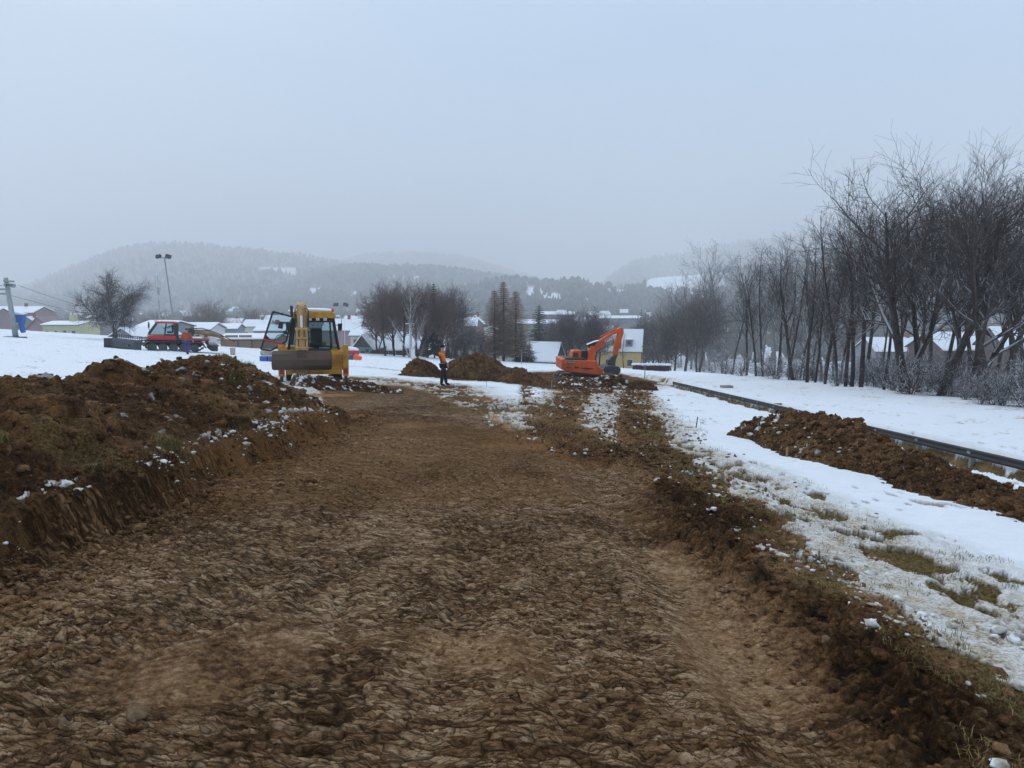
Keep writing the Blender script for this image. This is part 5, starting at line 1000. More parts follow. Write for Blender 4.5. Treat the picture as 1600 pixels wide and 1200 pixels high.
# ------------------------------------------------------------------ people
def skin(name, V, E, Rr, mat, parent, sub=2, root=0):
    me = bpy.data.meshes.new(name); me.from_pydata(V, E, []); o = link(name, me, mat, parent)
    m = o.modifiers.new('skin', 'SKIN'); m.use_smooth_shade = True
    if not me.skin_vertices: raise RuntimeError('skin layer missing')
    for i, r in enumerate(Rr):
        me.skin_vertices[0].data[i].radius = (r, r) if not hasattr(r, '__len__') else r; me.skin_vertices[0].data[i].use_root = (i == root)
    m2 = o.modifiers.new('subsurf', 'SUBSURF'); m2.levels = sub; m2.render_levels = sub; return o
def chain(pairs):
    """pairs: list of (polyline of points, radii, index of the vertex it grows from or None)"""
    V = []; E = []; Rr = []
    for pts, rr, frm in pairs:
        prev = frm
        for p_, r in zip(pts, rr):
            V.append(p_); Rr.append(r)
            if prev is not None: E.append((prev, len(V) - 1))
            prev = len(V) - 1
    return V, E, Rr
SKINM = paint('skin', (.50, .27, .19), .55, 0, .1, (.4, .2, .15)); 
def hand(pairs, w_, base, d, side, thumb_dir):
    """palm and five fingers growing from vertex index base at wrist w_, pointing along d"""
    d = Vector(d).normalized(); s = Vector(side).normalized(); tdir = Vector(thumb_dir).normalized(); W = Vector(w_)
    n0 = sum(len(q[0]) for q in pairs); pairs.append(([tuple(W + d * .045), tuple(W + d * .085)], [(.020, .034), (.017, .036)], base)); palm = n0 + 1
    curl = s.cross(d) 
    for k, l in zip((-1.5, -.5, .5, 1.5), (.058, .070, .074, .066)):
        a = W + d * .092 + s * k * .019; pairs.append(([tuple(a), tuple(a + d * l * .5 + curl * .006), tuple(a + d * l * .85 + curl * .022)], [.0095, .0085, .0075], palm))
    a = W + d * .035 + tdir * .03; pairs.append(([tuple(a), tuple(a + d * .03 + tdir * .018), tuple(a + d * .055 + tdir * .02)], [.012, .010, .009], n0))
def person(loc, rz, label, name_parts, pose, h=1.76):
    root = empty('person', loc, rz, label, 'person'); P_ = pose
    J = P_['J']; pr = []
    spine = ([J['pelvis'], J['belly'], J['chest'], J['neck0'], J['neck'], J['head0'], J['head'], J['crown']], [(.135, .105), (.13, .105), (.155, .11), (.10, .08), (.052, .055), (.066, .080), (.078, .095), (.05, .06)], None)
    pr.append(spine); n = 8
    for s in 'lr':
        pr.append(([J['hip' + s], J['knee' + s], J['ankle' + s], J['toe' + s]], [.088, .060, .042, .036], 0)); 
    ai = {}
    for s in 'lr':
        n0 = sum(len(q[0]) for q in pr); pr.append(([J['sho' + s], J['elb' + s], J['wri' + s]], [.055, .042, .028], 2)); ai[s] = n0 + 2
    for s in 'lr':
        d = Vector(J['wri' + s]) - Vector(J['elb' + s]); hand(pr, J['wri' + s], ai[s], J.get('hd' + s, d), P_['side'], P_['thumb'])
    V, E, Rr = chain(pr); body = skin('body', V, E, Rr, SKINM, root, 1)
    # face
    hd = Vector(J['head']); f = Vector(P_['face']).normalized(); sd = Vector((f.y, -f.x, 0)).normalized(); up = Vector((0, 0, 1))
    fm = MB().tube([tuple(hd + f * .085 + up * .02), tuple(hd + f * .112 - up * .02), tuple(hd + f * .088 - up * .03)], [.010, .016, .010], 6)
    for s in (-1, 1): fm.tube([tuple(hd + sd * s * .082 + up * .015), tuple(hd + sd * s * .094 + up * .0), tuple(hd + sd * s * .082 - up * .025)], [.016, .020, .010], 6)
    fm.build('nose_and_ears', SKINM, body, smooth=True)
    ey = MB()
    for s in (-1, 1): ey.tube([tuple(hd + f * .084 + sd * s * .032 + up * .02), tuple(hd + f * .090 + sd * s * .032 + up * .02)], .010, 8)
    ey.tube([tuple(hd + f * .088 + sd * .025 - up * .055), tuple(hd + f * .092 - up * .056), tuple(hd + f * .088 - sd * .025 - up * .055)], .006, 5).build('eyes_and_mouth', BLK, body)
    return root, body, J
def lerp(a, b, t): return tuple(np.array(a) * (1 - t) + np.array(b) * t)
def pants(J, mat, root, bag=1.0):
    V, E, Rr = chain([([J['pelvis']], [(.158 * bag, .128 * bag)], None), ([J['hipl'], J['kneel'], lerp(J['kneel'], J['anklel'], .95)], [.108 * bag, .088 * bag, .080 * bag], 0), ([J['hipr'], J['kneer'], lerp(J['kneer'], J['ankler'], .95)], [.108 * bag, .088 * bag, .080 * bag], 0)])
    return skin('trousers', V, E, Rr, mat, root)
def boots(J, mat, root):
    for s in 'lr':
        a, t = Vector(J['ankle' + s]), Vector(J['toe' + s]); V, E, Rr = chain([([tuple(a + Vector((0, 0, .14))), tuple(a), tuple(a.lerp(t, .5) - Vector((0, 0, .02))), tuple(t)], [.060, .062, .056, .048], None)]); skin('boot', V, E, Rr, mat, root)
# worker in the middle, standing in profile and looking to the right and away, leaning back slightly
J1 = dict(pelvis=(.02, 0, .95), belly=(-.01, 0, 1.08), chest=(-.05, .0, 1.30), neck0=(-.06, 0, 1.44), neck=(-.045, .01, 1.52), head0=(-.02, .02, 1.59), head=(-.01, .03, 1.66), crown=(-.02, .03, 1.74),
          hipl=(.0, .09, .88), kneel=(.10, .11, .50), anklel=(.13, .12, .10), toel=(.29, .10, .05), hipr=(.0, -.09, .88), kneer=(-.06, -.12, .48), ankler=(-.11, -.14, .10), toer=(.04, -.18, .05),
          shol=(-.05, .19, 1.38), elbl=(.02, .25, 1.13), wril=(.16, .20, .98), shor=(-.06, -.19, 1.38), elbr=(.0, -.25, 1.12), wrir=(.12, -.20, .93))
p = at_y(693, 30.0)
W1, B1, _ = person((p[0], p[1], p[2] + .03), rad(14), 'worker standing on the snow in an orange and grey jacket and black knitted cap', None, dict(J=J1, face=(.8, .5, 0), side=(1, .2, 0), thumb=(.3, .4, .6)))
GR1 = cloth('grey_cloth', (.085, .08, .10)); TR1 = cloth('dark_trousers', (.035, .033, .042)); OR1 = cloth('orange_cloth_bright', (.85, .20, .02)); BKC = cloth('black_knit', (.006, .006, .008)); BT = cloth('boot_leather', (.012, .012, .014))
V, E, Rr = chain([([(.02, 0, .90), J1['belly'], J1['chest'], J1['neck0'], (-.05, 0, 1.50)], [(.165, .135), (.165, .135), (.185, .14), (.13, .105), (.075, .075)], None)]); skin('jacket', V, E, Rr, GR1, W1)
for s, k in (('l', 'shol'), ('r', 'shor')):
    V, E, Rr = chain([([lerp(J1['chest'], J1['sho' + s], .45), J1['sho' + s], J1['elb' + s], lerp(J1['elb' + s], J1['wri' + s], .35)], [.115, .102, .082, .068], None)]); sl_ = skin('sleeve', V, E, Rr, OR1, W1)
    V, E, Rr = chain([([lerp(J1['elb' + s], J1['wri' + s], .3), lerp(J1['elb' + s], J1['wri' + s], .98)], [.064, .050], None)]); skin('cuff', V, E, Rr, GR1, sl_)
V, E, Rr = chain([([(-.10, 0, 1.47), (-.09, 0, 1.40), (-.075, -.015, 1.28)], [(.13, .11), (.175, .14), (.165, .12)], None)]); skin('hood', V, E, Rr, OR1, W1)
pants(J1, TR1, W1); boots(J1, BT, W1)
V, E, Rr = chain([([(-.015, .025, 1.655), (-.02, .025, 1.70), (-.025, .025, 1.765)], [(.098, .112), (.105, .115), (.055, .06)], None)]); skin('knitted_cap', V, E, Rr, BKC, W1)
# second worker, walking by the groomer in a rust-coloured jacket
J2 = dict(pelvis=(0, 0, .93), belly=(0, .01, 1.06), chest=(0, .03, 1.28), neck0=(0, .04, 1.42), neck=(0, .05, 1.49), head0=(0, .07, 1.55), head=(0, .09, 1.62), crown=(0, .08, 1.70),
          hipl=(-.09, 0, .87), kneel=(-.07, .10, .50), anklel=(-.03, .02, .12), toel=(-.03, .17, .05), hipr=(.09, 0, .87), kneer=(.08, .10, .49), ankler=(.04, -.06, .11), toer=(.05, .09, .05),
          shol=(-.20, .03, 1.36), elbl=(-.31, .0, 1.12), wril=(-.33, .10, .92), shor=(.20, .03, 1.36), elbr=(.33, .0, 1.13), wrir=(.36, .08, .93))
p = at_y(293, 51); W2, B2, _ = person((p[0], p[1], p[2] + .02), rad(-8), 'worker in a puffy rust-orange jacket and purple-blue trousers beside the snow groomer', None, dict(J=J2, face=(.1, 1, 0), side=(1, 0, 0), thumb=(0, .6, .3)))
W2.scale = (1.12,) * 3
RJ = cloth('rust_jacket', (.34, .075, .03)); PB = cloth('purple_trousers', (.07, .06, .20))
V, E, Rr = chain([([(0, 0, .86), (0, .01, 1.05), J2['chest'], J2['neck0'], (0, .05, 1.49)], [(.225, .165), (.235, .17), (.22, .16), (.13, .115), (.08, .08)], None), ([J2['shol'], J2['elbl'], lerp(J2['elbl'], J2['wril'], .95)], [.098, .088, .060], 2), ([J2['shor'], J2['elbr'], lerp(J2['elbr'], J2['wrir'], .95)], [.098, .088, .060], 2)]); skin('jacket', V, E, Rr, RJ, W2)
pants(J2, PB, W2, 1.1); boots(J2, BT, W2)
V, E, Rr = chain([([(0, .08, 1.62), (0, .075, 1.66), (0, .07, 1.725)], [(.10, .108), (.104, .112), (.05, .055)], None)]); skin('knitted_cap', V, E, Rr, BKC, W2)
# ------------------------------------------------------------------ guard rail
GR = empty('guard_rail', (0, 0, 0), 0, 'long low dark steel rail lying along the trench between reddish heap and tree row', 'guard rail')
yy_ = [6.0 + i * 2.0 for i in range(21)]
def rail_z(y): return float(G(RX(y) + .6, y)) - .07
W_ = [(0, -.085), (.012, -.07), (.014, -.045), (.004, -.02), (.003, 0), (.004, .02), (.014, .045), (.012, .07), (0, .085)]
mb = MB(); k = len(W_)
for yv_ in yy_:
    for (o_, z_) in W_: mb.v.append((float(RX(yv_)) - .03 - o_ * 1.2, yv_, rail_z(yv_) + z_))
for i in range(len(yy_) - 1):
    for j in range(k - 1): mb.f.append([i * k + j, i * k + j + 1, (i + 1) * k + j + 1, (i + 1) * k + j])
be = mb.build('beam', paint('galvanised_steel', (.045, .05, .055), .55, .3, .5, (.06, .055, .05), 2), GR, smooth=True); m = be.modifiers.new('solid', 'SOLIDIFY'); m.thickness = .006
for yv_ in yy_[::1]:
    MB().box((float(RX(yv_)) + .03, yv_ + .1, rail_z(yv_) - .25), (.09, .06, .5)).box((float(RX(yv_)) - .045, yv_ + .1, rail_z(yv_)), (.02, .10, .05)).build('post', GREY, GR)
sn_ = MB().tube([(float(RX(y)) + .0, y, rail_z(y) + .085) for y in np.arange(14, 46, .5)], [.022 * (.4 + fbm(np.array([y * .8]), np.array([3.]), 5, 2)[0]) for y in np.arange(14, 46, .5)], 6).build('rail_snow', SNOW, GR, smooth=True)
# ------------------------------------------------------------------ ski lift, floodlights, poles
p = at(21, 528); sc_ = p[1] / 1080.; LP_ = empty('ski_lift_tower', (p[0], p[1], p[2]), 0, 'grey steel ski lift tower with pulley arms and a blue pad at far left', 'lift tower')
LY = p[1]; LP0 = p; Z = lambda py: at_y(800, LY, py)[2] - LP0[2]; X = lambda px, py=480: at_y(px, LY, py)[0] - LP0[0]
MB().tube([(X(21), 0, -.3), (X(9, 434), 0, Z(434))], [.27, .20], 12).build('pole', GREY, LP_, smooth=True)
MB().box((X(23, 528), 0, .06), (2.0, .9, .16), (0, .04, 0)).build('foot_plate', DGREY, LP_, .03)
MB().box((X(16, 440), -.2, Z(439.5)), (1.1, .14, .18), (0, .05, 0)).box((X(4, 452), .3, Z(452)), (1.2, .16, .2)).box((X(3, 459), .3, Z(459)), (1.2, .16, .2)).build('cross_arm', GREY, LP_, .02)
for xx, zz in ((13.5, 445), (17, 445.5), (21, 446), (25.5, 446.5)): MB().cyl((X(xx, zz), -.45, Z(zz)), (X(xx, zz), -.33, Z(zz)), .21, 16).build('pulley', GREY, LP_)
MB().box((X(19.5, 445), -.38, Z(445)), (1.1, .05, .2), (0, .05, 0)).build('pulley_bracket', DGREY, LP_, .01)
pad = MB().prism([(X(8), Z(489)), (X(32), Z(491)), (X(29), Z(499)), (X(28), Z(506)), (X(26), Z(509)), (X(28), Z(520)), (X(23), Z(521)), (X(20), Z(505)), (X(9), Z(503))], 'y', .5, .95).build('blue_pad', BLU, LP_, .08)
MB().prism([(X(8), Z(489.2)), (X(9), Z(487)), (X(20), Z(488)), (X(32), Z(490.4)), (X(31), Z(492)), (X(9), Z(491))], 'y', .45, 1.0).prism([(X(9), Z(503)), (X(9.5), Z(492)), (X(11), Z(492)), (X(11), Z(503))], 'y', .45, 1.0).build('pad_snow', SNOW, pad, .04)
def cable(a, b, sag, lb):
    n_ = 24; o = MB().tube([tuple(Vector(a).lerp(Vector(b), i / n_) - Vector((0, 0, sag * 4 * (i / n_) * (1 - i / n_)))) for i in range(n_ + 1)], .022, 5).build('lift_cable', BLK); tag(o, lb, 'cable'); return o
e1 = at_y(262, 185, 486); e2 = at_y(262, 185, 494)
cable(at_y(29, p[1], 446), e1, 2.0, 'upper haul cable descending from the ski lift pulleys to the right'); cable(at_y(4, p[1], 458), e2, 1.6, 'lower haul cable crossing behind the bare tree')
c_ = at_y(-60, p[1] - 18, 444); cable(c_, at_y(13, p[1], 445), .1, 'short upper cable length running out of the photo left of the tower')
t_ = at_y(117, 111, 478); hg = empty('lift_hanger', t_, 0, 'dark curved tow hanger dangling from the lower cable left of the bare tree', 'hanger'); MB().tube([(.35, 0, .05), (0, 0, 0), (-.1, 0, -.35), (.1, 0, -.9), (.55, 0, -1.4)], .035, 5).build('tow_bar', BLK, hg); MB().box((.3, 0, .1), (.35, .1, .12)).build('grip', BLK, hg)
ltp = at_y(262, 185); L2 = empty('ski_lift_tower', ltp, 0, 'small far lift tower behind the bare tree where the cables end', 'lift tower'); MB().tube([(0, 0, -.3), (0, 0, e1[2] - ltp[2] + .2)], .2, 8).build('pole', GREY, L2); MB().box((0, 0, e1[2] - ltp[2]), (1.6, .2, .2)).box((0, 0, e2[2] - ltp[2]), (1.6, .2, .2)).build('cross_arm', GREY, L2)
def flood(pxb, pxt, pyt, y, lamp_px, label, r=.09, n2=2):
    b = at_y(pxb, y); f = empty('floodlight_mast', b, 0, label, 'floodlight'); tp = Vector(at_y(pxt, y, pyt)) - Vector(b); k = y / 1080.
    MB().tube([(0, 0, -.3), tuple(tp)], [r * 1.3, r * .7], 8).build('pole', GREY, f, smooth=True); MB().box(tuple(tp), (18 * k, .12, .12), (0, .08, 0)).build('cross_arm', GREY, f)
    for s in (-1, 1):
        L_ = MB().box((tp.x + s * 7.5 * k, -.25, tp.z + 2.0 * k), (8.0 * k, .25, 5.2 * k), (rad(-28), rad(12 * s + 6), rad(18 * s))).build('lamp', BLK, f, .02)
        MB().box((tp.x + s * 7.5 * k, -.40, tp.z + 1.9 * k), (6.6 * k, .03, 4.0 * k), (rad(-28), rad(12 * s + 6), rad(18 * s))).build('lamp_glass', DKW, L_)
    return f
flood(277, 257, 403, 78, 0, 'tall leaning floodlight mast with two dark lamp heads behind the snow groomer')
fl2 = flood(535, 533, 478, 150, 0, 'small far floodlight mast with two lamp heads right of the backhoe', .10); 
b = at_y(252, 170); f = empty('antenna_mast', b, 0, 'thin pale antenna mast in the haze just left of the leaning floodlight', 'mast'); tp = Vector(at_y(246, 170, 430)) - Vector(b)
MB().tube([(0, 0, -.3), tuple(tp * .65)], .16, 6).tube([tuple(tp * .6), tuple(tp)], .05, 5).box(tuple(tp * .78), (.5, .3, 1.8)).box(tuple(tp * .9 + Vector((-.6, 0, 0))), (.08, .08, 3.0)).box(tuple(tp * .9 + Vector((.5, 0, -.8))), (.08, .08, 2.4)).build('pole', GREY, f)
def pole(px, y, top, r, label, mat=GREY, bar=0, cat='pole', name='pole_with_crossbar', cap=None):
    b = at_y(px, y); h = topz(top, y) - b[2]; f = empty(name, b, 0, label, cat); MB().tube([(0, 0, -.3), (0, 0, h)], [r, r * .7], 8).build('pole', mat, f, smooth=True)
    if bar: MB().box((0, 0, h - .05), (bar, .12, .14)).build('cross_arm', mat, f)
    if cap: MB().box((0, 0, h), cap).build('cap', mat, f, .01)
    return f
pole(641, 86, 505, .13, 'pale wooden utility pole with a short crossbar in front of the middle clump', WHT, 1.0)
pole(209, 115, 486, .06, 'thin pale lamp pole between the bare tree and the leaning floodlight', WHT, 0, 'lamp pole', 'lamp_pole', (.35, .2, .12))
pole(540, 160, 497, .06, 'thin pale pole by the snowy roofs right of the backhoe', WHT, 0)
pole(1007, 40.5, 574, .035, 'short blue-grey post standing behind the low earth heap', paint('post_blue_grey', (.18, .23, .27), .5), 0, 'post', 'marker_post', (.09, .09, .14))
pole(815, 82, 548, .04, 'thin stake at the far snow edge below the larches', GREY, 0, 'post', 'marker_post', (.1, .1, .1))
pole(925, 57, 533, .16, 'dark bare trunk-like pole standing right behind the excavator boom', BARK, 0)
def stake(px, py, h, r, mat, lb, lean=0):
    p = at(px, py); s_ = empty('stake', (p[0], p[1], p[2]), 0, lb, 'stake'); s_.rotation_euler = (0, lean, 0); MB().prism([(-r, -r), (r, -r), (r, r), (-r, r)], 'z', -.1, h).build('shaft', mat, s_, .002); MB().prism([(-r, -r), (r, -r), (r * .6, r * .6), (-r * .6, r * .6)], 'z', h, h + .02).build('tip', mat, s_); return s_
stake(1087, 672, .32, .011, DGREY, 'thin dark stake in the snow left of the reddish heap', .12)
stake(1229, 718, .22, .016, paint('fresh_wood', (.38, .17, .09), .8, 0, .2), 'short reddish wooden stake at the front edge of the reddish heap', 0)
stake(862, 612, .45, .010, GREY, 'thin grey stake in the snow between the tyre tracks')
stake(760, 607, .35, .010, GREY, 'thin grey stake in the snow right of the standing worker')
def slab(px, py, d, mat, lb, rz=0, tilt=0, cat='block', name='concrete_block'):
    p = at(px, py); o = MB().box((0, 0, d[2] / 2 - .02), d).build(name, mat, None, .02); o.location = p; o.rotation_euler = (0, tilt, rz); tag(o, lb, cat); return o
slab(1135, 608, (.62, .35, .22), paint('pale_stone', (.30, .28, .22), .9, 0, .4), 'pale beige block lying in the snow before the tree row', .2)
slab(1117, 606, (.22, .2, .10), DGREY, 'small dark lump beside the pale beige block on the snow', .4, 0, 'lump', 'debris_lump')
slab(1222, 632, (.55, .25, .06), WOOD, 'dark flat board lying on the snow right of the rail', .3, 0, 'board', 'wooden_board')
slab(1290, 616, (.45, .18, .05), WOOD, 'short brown board on the snow before the trees', -.2, 0, 'board', 'wooden_board')
p = at_y(645.5, 76); s_ = empty('white_sign', (p[0], p[1], p[2]), .1, 'small white board standing at the far snow edge beside the utility pole', 'sign'); MB().box((0, 0, .75), (.42, .08, .95)).build('panel', WHT, s_, .01); MB().box((-.16, .05, .3), (.05, .05, .8)).box((.16, .05, .3), (.05, .05, .8)).build('legs', GREY, s_)
p = at_y(416, 46); s_ = empty('blue_crate', (p[0], p[1], p[2]), .1, 'blue plastic crate with a pale sack on top left of the backhoe', 'crate'); MB().box((-.14, 0, .22), (.46, .4, .42)).box((.26, .05, .20), (.26, .4, .38)).build('body', BLU, s_, .03); MB().box((.07, 0, .44), (.72, .44, .05)).build('rim', WHT, s_, .01)
v, f = ico(3); v = v * (1 + .4 * (fbm3(v[:, 0] * 1.4, v[:, 1] * 1.4, v[:, 2] * 1.4, 8, 2) - .5))[:, None]; o = link('sack', np_mesh('sack', v * np.array([.42, .28, .22]), f), paint('sack_cloth', (.42, .38, .32), .9, 0, .5), None, True); o.location = (p[0] + .02, p[1], p[2] + .62); tag(o, 'pale lumpy sack lying on the blue crate', 'sack')
p = at_y(364, 56); s_ = empty('wooden_box', (p[0], p[1], p[2]), .2, 'narrow pale wooden box standing on the snow below the winch boom', 'box'); MB().prism([(-.15, 0), (.15, 0), (.19, .62), (-.19, .62)], 'y', -.15, .15).build('body', paint('pale_wood', (.42, .38, .31), .8, 0, .4), s_, .01); MB().box((0, 0, .63), (.40, .34, .03)).build('lid', WHT, s_)
p = at_y(560, 62); s_ = empty('orange_tarp_stack', (p[0], p[1], p[2]), .1, 'bright orange tarpaulin and padding stacked on the snow right of the backhoe', 'tarp'); MB().prism([(-.45, 0), (.25, .05), (.32, .32), (.05, .45), (-.3, .62), (-.45, .3)], 'y', -.3, .3).build('tarp', ORP, s_, .05); MB().prism([(-.85, 0), (-.42, 0), (-.42, .5), (-.7, .62), (-.9, .35)], 'y', -.35, .35).build('padding', paint('blue_grey_padding', (.06, .09, .2), .7), s_, .06)
p = at_y(546, 66); s_ = empty('red_trailer', (p[0], p[1], p[2]), .1, 'low red trailer with snow on it partly hidden behind the backhoe', 'trailer'); MB().box((0, 0, .62), (1.8, 1.2, .4)).build('bed', RED, s_, .03); MB().prism([(-.9, .82), (.9, .82), (.6, 1.05), (-.3, 1.2), (-.8, 1.0)], 'y', -.55, .55).build('load_snow', SNOW, s_, .06)
for x_ in (-.5, .5): MB().cyl((x_, -.62, .28), (x_, -.48, .28), .28, 14).cyl((x_, .48, .28), (x_, .62, .28), .28, 14).build('wheel', RUB, s_)
# ------------------------------------------------------------------ houses
def wallmat(name, c): return paint(name, c, .9, 0, .35, tuple(q * .6 for q in c), .35, .2)
WALLS = dict(pink=wallmat('pink_plaster', (.30, .21, .22)), cream=wallmat('cream_plaster', (.55, .50, .42)), yellow=wallmat('yellow_plaster', (.62, .46, .20)), grey=wallmat('grey_plaster', (.24, .25, .27)), brown=wallmat('brown_boards', (.11, .085, .08)), green=wallmat('green_grey_plaster', (.22, .27, .24)), redb=wallmat('red_brick', (.25, .10, .08)), olive=wallmat('pale_yellow_plaster', (.48, .46, .28)), white=wallmat('white_plaster', (.6, .6, .6)), tan=wallmat('tan_boards', (.28, .19, .13)))
ROOFR = paint('red_roof_tiles', (.28, .06, .04), .8, 0, .2); ROOFG = paint('green_roof', (.10, .30, .27), .6, 0, .2)
def house(px, y, top, w_, d, rh, wall, label, ridge='x', yaw=0, win=(3, 1), roof=None, chimney=True, base=None, name='house', cat='house', winmat=None, group=None, over=.35, thick=.22, pitchtop=None):
    x, yy, z = at_y(px, y); h = topz(top, y) - z; hw = h - rh; R0 = empty(name, (x, yy, z), yaw, label, cat, group)
    ww, dd = (w_, d); a, b = (ww / 2, dd / 2)
    m = MB()
    if ridge == 'x': m.prism([(-b, -1.5), (b, -1.5), (b, hw), (0, hw + rh * .97), (-b, hw)], 'x', -a, a)
    else: m.prism([(-a, -1.5), (a, -1.5), (a, hw), (0, hw + rh * .97), (-a, hw)], 'y', -b, b)
    m.build('wall', WALLS[wall], R0)
    e = over; hs_ = b if ridge == 'x' else a; sl_ = rh / hs_; lo = hw - e * sl_; t = thick
    pr = [(-hs_ - e, lo), (0, hw + rh), (hs_ + e, lo), (hs_ + e, lo + t), (0, hw + rh + t), (-hs_ - e, lo + t)]
    r = MB().prism(pr, 'x' if ridge == 'x' else 'y', -(a if ridge == 'x' else b) - e, (a if ridge == 'x' else b) + e).build('roof', roof or SNOW, R0, .05)
    u = .06; uo = MB().prism([(p[0] * 1.005, p[1] - .0) for p in [(-hs_ - e, lo - .12), (0, hw + rh - .12), (hs_ + e, lo - .12), (hs_ + e, lo - .005), (0, hw + rh - .005), (-hs_ - e, lo - .005)]], 'x' if ridge == 'x' else 'y', -(a if ridge == 'x' else b) - e * .9, (a if ridge == 'x' else b) + e * .9).build('eaves', WALLS['brown'], R0)
    if chimney: MB().box((a * .25, 0, hw + rh + .35), (.7, .7, 1.5)).build('chimney', WALLS['redb'], r); 
    nx, nz = win
    for i in range(nx):
        for j in range(nz):
            xx = -a + ww * (i + .5) / nx; zz = hw * (j + .58) / nz
            wo = MB().box((xx, -b - .03, zz), (min(1.1, ww / nx * .5), .08, min(1.3, hw / nz * .5))).build('window', WALLS['white'], R0); MB().box((xx, -b - .075, zz), (min(1.1, ww / nx * .5) * .8, .03, min(1.3, hw / nz * .5) * .82)).build('pane', winmat or DKW, wo)
    return R0
house(38, 215, 479.5, 13.5, 10, 1.6, 'pink', 'long pinkish block of flats with snowy roof behind the lift tower', win=(6, 3))
house(-14, 200, 482, 8, 9, 1.8, 'pink', 'pinkish building end at the very left edge behind the lift tower', win=(3, 3))
house(53, 190, 495, 5.5, 7, 2.2, 'green', 'green-grey building with a slanted snowy roof below the pinkish block', 'y', .3, (2, 2))
house(76, 185, 495, 5.4, 7, 2.6, 'pink', 'low red-brown gabled shed right of the green-grey building', 'y', 0, (1, 1), WALLS['pink'], False)
hY = house(114, 175, 502.5, 8.6, 9, .6, 'olive', 'pale yellow flat hall with snowy roof and a boxy yellow vent', win=(4, 1), chimney=False); MB().box((.6, 0, 0), (1.3, 1.3, 2.6)).build('roof_vent', WALLS['olive'], hY).location = (0, 0, topz(502, 175) - at_y(114, 175)[2] + .2)
house(228, 118, 511, 5.2, 9, 1.3, 'grey', 'grey hall with a shallow snow-covered roof behind the bare tree', 'y', -.35, (2, 1), None, False); house(260, 125, 502, 5.6, 8, .9, 'grey', 'wide snowy-roofed hall hidden behind the groomer cab', 'x', -.2, (3, 1), None, False)
house(317, 135, 505, 6.0, 7, 1.0, 'white', 'low building with broad white roof just above the snow groomer deck', 'x', 0, (4, 1), None, False); house(347, 165, 506.5, 9, 7, .9, 'grey', 'long low snowy roof right of the groomer', 'x', .1, (4, 1), None, False)
hs_ = house(398, 92, 523, 6.6, 6, .35, 'tan', 'long wooden shed with brown doors and flat snowy roof left of the backhoe', 'x', .06, (1, 1), None, False, winmat=WALLS['tan'])
for xx in (-1.9, -.2): dz_ = MB().box((xx, -3.06, .9), (1.5, .08, 2.0)).build('door', WALLS['tan'], hs_); MB().box((xx + .78, -3.1, .9), (.06, .06, 2.0)).build('door_post', WALLS['brown'], dz_)
house(430, 150, 508, 6, 6, 1.0, 'grey', 'snowy roofed house seen through the open backhoe door', win=(3, 1)); house(408, 225, 500, 8, 8, 1.8, 'cream', 'pale house with snowy roof above the wooden shed', win=(3, 2)); house(440, 260, 493, 9, 8, 2.0, 'pink', 'pinkish far house with snowy roof behind the open cab door', win=(3, 2)); house(370, 280, 498, 7, 7, 1.6, 'white', 'small white far house above the long low roof', win=(2, 2))
house(541, 190, 499, 9.4, 10, 2.6, 'pink', 'house with large snowy roof and small dormer just right of the backhoe cab', win=(4, 1)); house(556, 250, 494, 6, 7, 1.5, 'brown', 'dark far house above the large snowy roof', win=(2, 2)); house(590, 260, 497, 12, 8, 1.6, 'grey', 'long far building with white roof left of the middle clump', win=(6, 1), chimney=False)
house(578, 150, 512.5, 6.4, 7, 1.3, 'cream', 'pale house with flat snowy roof between the spruce and middle clump', win=(3, 2)); 
hh_ = house(577, 100, 522, 2.6, 6, 1.6, 'brown', 'small dark gabled hut with green base at the left foot of the clump', 'y', -.1, (2, 1), None, False); MB().box((0, -3.05, .9), (2.7, .08, .5)).build('green_skirting', ROOFG, hh_)
house(600, 106, 520, 5.0, 6, 2.2, 'brown', 'dark house with steep snowy roof behind the trunks of the clump', 'x', .15, (2, 1)); house(637, 112, 521, 4.6, 6, 2.0, 'brown', 'snow-roofed cottage seen between trunks behind the utility pole', 'x', -.1, (2, 1))
house(722, 205, 497, 9, 8, 2.0, 'pink', 'pinkish house with snowy gables left of the larches', 'x', 0, (4, 2)); house(744, 215, 493, 5.0, 8, 2.4, 'pink', 'narrow gabled house with snowy roof just left of the larches', 'y', 0, (2, 2))
house(833, 245, 500, 18, 10, 1.0, 'green', 'long greenhouse-like hall with green wall left of the pine', 'x', 0, (1, 1), None, False, winmat=ROOFG); house(870, 340, 487, 16, 10, 1.2, 'grey', 'far wide grey hall with white roof above the frosted trees', win=(5, 1), chimney=False)
house(966, 420, 493.5, 26, 14, 1.2, 'grey', 'far long pale hall above the excavator arm', win=(6, 1), chimney=False); house(912, 300, 497, 8, 8, 2, 'cream', 'far cream house behind the frosted trees', win=(3, 2))
house(850, 112, 535.5, 4.9, 7, 2.5, 'brown', 'small house with broad snow-covered roof and dark gable below the pine', 'x', -.28, (2, 1), None, False)
house(945, 185, 509, 3.4, 7, 1.6, 'redb', 'house with a red roof edge peeping behind the yellow house', 'x', 0, (2, 1), SNOW, True)
yh = house(969, 130, 515.5, 7.7, 8, 3.5, 'yellow', 'yellow house with steep snow-covered roof and balcony behind the excavator', 'x', -.22, (2, 1), None, False, over=.25)
hwz = topz(515.5, 130) - at_y(969, 130)[2] - 3.5
for xx, c_ in ((-.9, 'yellow'), (1.7, 'grey')): dmr = MB().box((xx, -2.75, hwz + 1.35), (1.2, 1.6, 1.2)).build('dormer', WALLS[c_], yh); MB().box((xx, -3.56, hwz + 1.35), (.6, .05, .6)).build('pane', DKW, dmr); MB().box((xx, -2.8, hwz + 2.02), (1.45, 1.9, .14)).build('dormer_roof', SNOW, dmr)
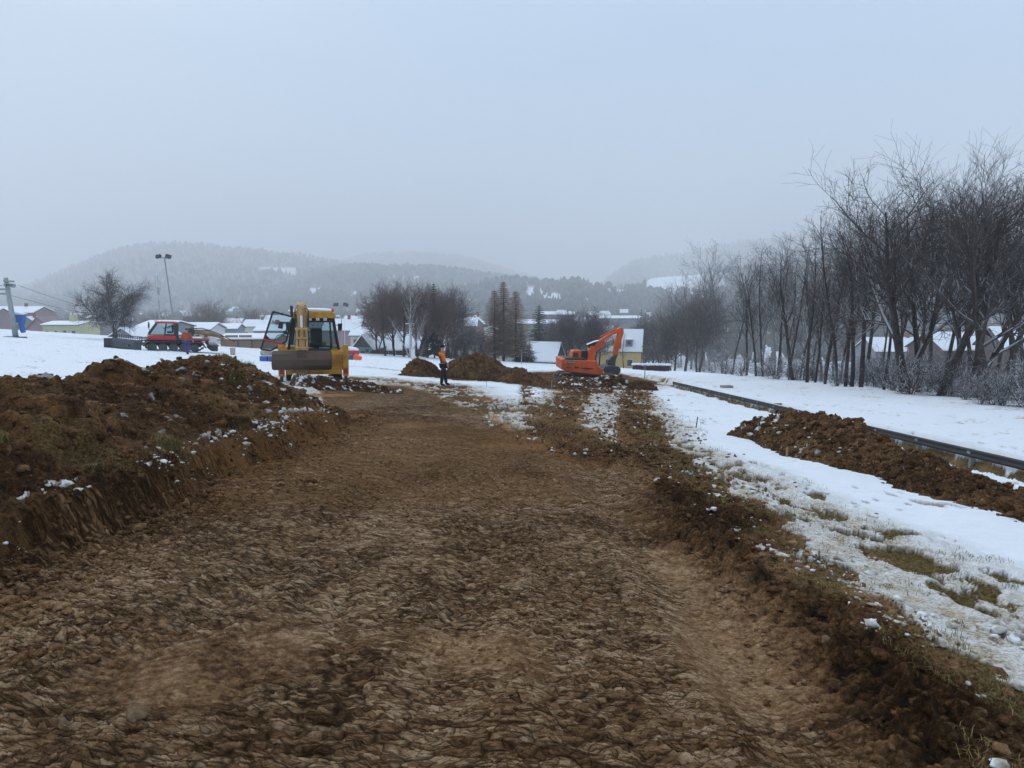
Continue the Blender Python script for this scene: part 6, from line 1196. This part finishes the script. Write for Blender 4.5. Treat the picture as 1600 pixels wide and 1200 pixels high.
MB().box((4.6, -1.2, hwz + .1), (1.3, 4.5, .14)).box((5.2, -1.2, hwz + .75), (.06, 4.5, .10)).box((5.2, -1.2, hwz + .45), (.06, 4.5, .10)).box((4.6, -3.4, hwz + .6), (1.3, .06, .5)).build('balcony', WALLS['brown'], yh)
MB().box((3.88, -1.5, hwz - 1.4), (.06, 1.2, 1.9)).box((3.88, 1.5, hwz - 1.4), (.06, 1.1, 1.2)).box((3.88, 0, hwz + 1.3), (.06, 1.0, 1.2)).build('side_window', DKW, yh)
hd_ = empty('hedge', at_y(1005, 92), rad(-8), 'clipped reddish-brown hedge capped with snow before the yellow house', 'hedge')
V = []; 
hv = rs.uniform(-1, 1, (5200, 3)) * np.array([2.3, .5, .38]) + np.array([1.0, 0, .42]); o = blobs('foliage', hv, rs.uniform(.06, .13, 5200), paint('hedge_leaves', (.085, .035, .030), .9, 0, .4, (.04, .02, .02), 6), 1, .5); o.parent = hd_
m_ = MB().box((1.0, 0, .38), (4.2, .5, .5)).build('stems', WALLS['brown'], hd_); hv = rs.uniform(-1, 1, (700, 3)) * np.array([2.4, .55, .05]) + np.array([1.0, 0, .84]); o = blobs('hedge_snow', hv, rs.uniform(.10, .26, 700), SNOW, 1, .35); o.parent = hd_
house(1505, 118, 520, 15, 9, 2.4, 'brown', 'dark long house with snowy roof glimpsed through the right trees', 'x', .1, (5, 1)); house(1398, 150, 528, 14, 9, 2.4, 'grey', 'grey snowy-roofed house glimpsed through the middle of the right trees', 'x', 0, (4, 1)); house(1590, 105, 512, 9, 8, 2.6, 'brown', 'steep snowy roof glimpsed at the right edge through the trees', 'x', -.1, (3, 1))
# tiny far houses on the slopes
HG = 'tiny hazy houses scattered on the far slopes'
R_.seed(77)
for i in range(30):
    px = R_.choice([R_.uniform(740, 990), R_.uniform(560, 720), R_.uniform(10, 400), R_.uniform(400, 560)]); y = R_.uniform(650, 1000); x, yy, z = at_y(px, y)
    sz_ = R_.uniform(7, 12); r0 = empty('far_house', (x, yy, z), R_.uniform(-.6, .6), 'tiny hazy snow-roofed house on the misty far slope', 'house', HG)
    z0 = R_.uniform(-2, 18) if px > 560 else R_.uniform(-1, 4)
    MB().prism([(-3, -20), (3, -20), (3, 4), (0, 6.6), (-3, 4)], 'x', -sz_ / 2, sz_ / 2).build('wall', WALLS[R_.choice(['cream', 'grey', 'pink', 'brown'])], r0); MB().prism([(-3.6, 3.6), (0, 6.8), (3.6, 3.6), (3.6, 3.95), (0, 7.2), (-3.6, 3.95)], 'x', -sz_ / 2 - .5, sz_ / 2 + .5).build('roof', SNOW, r0)
    r0.location.z = z + z0
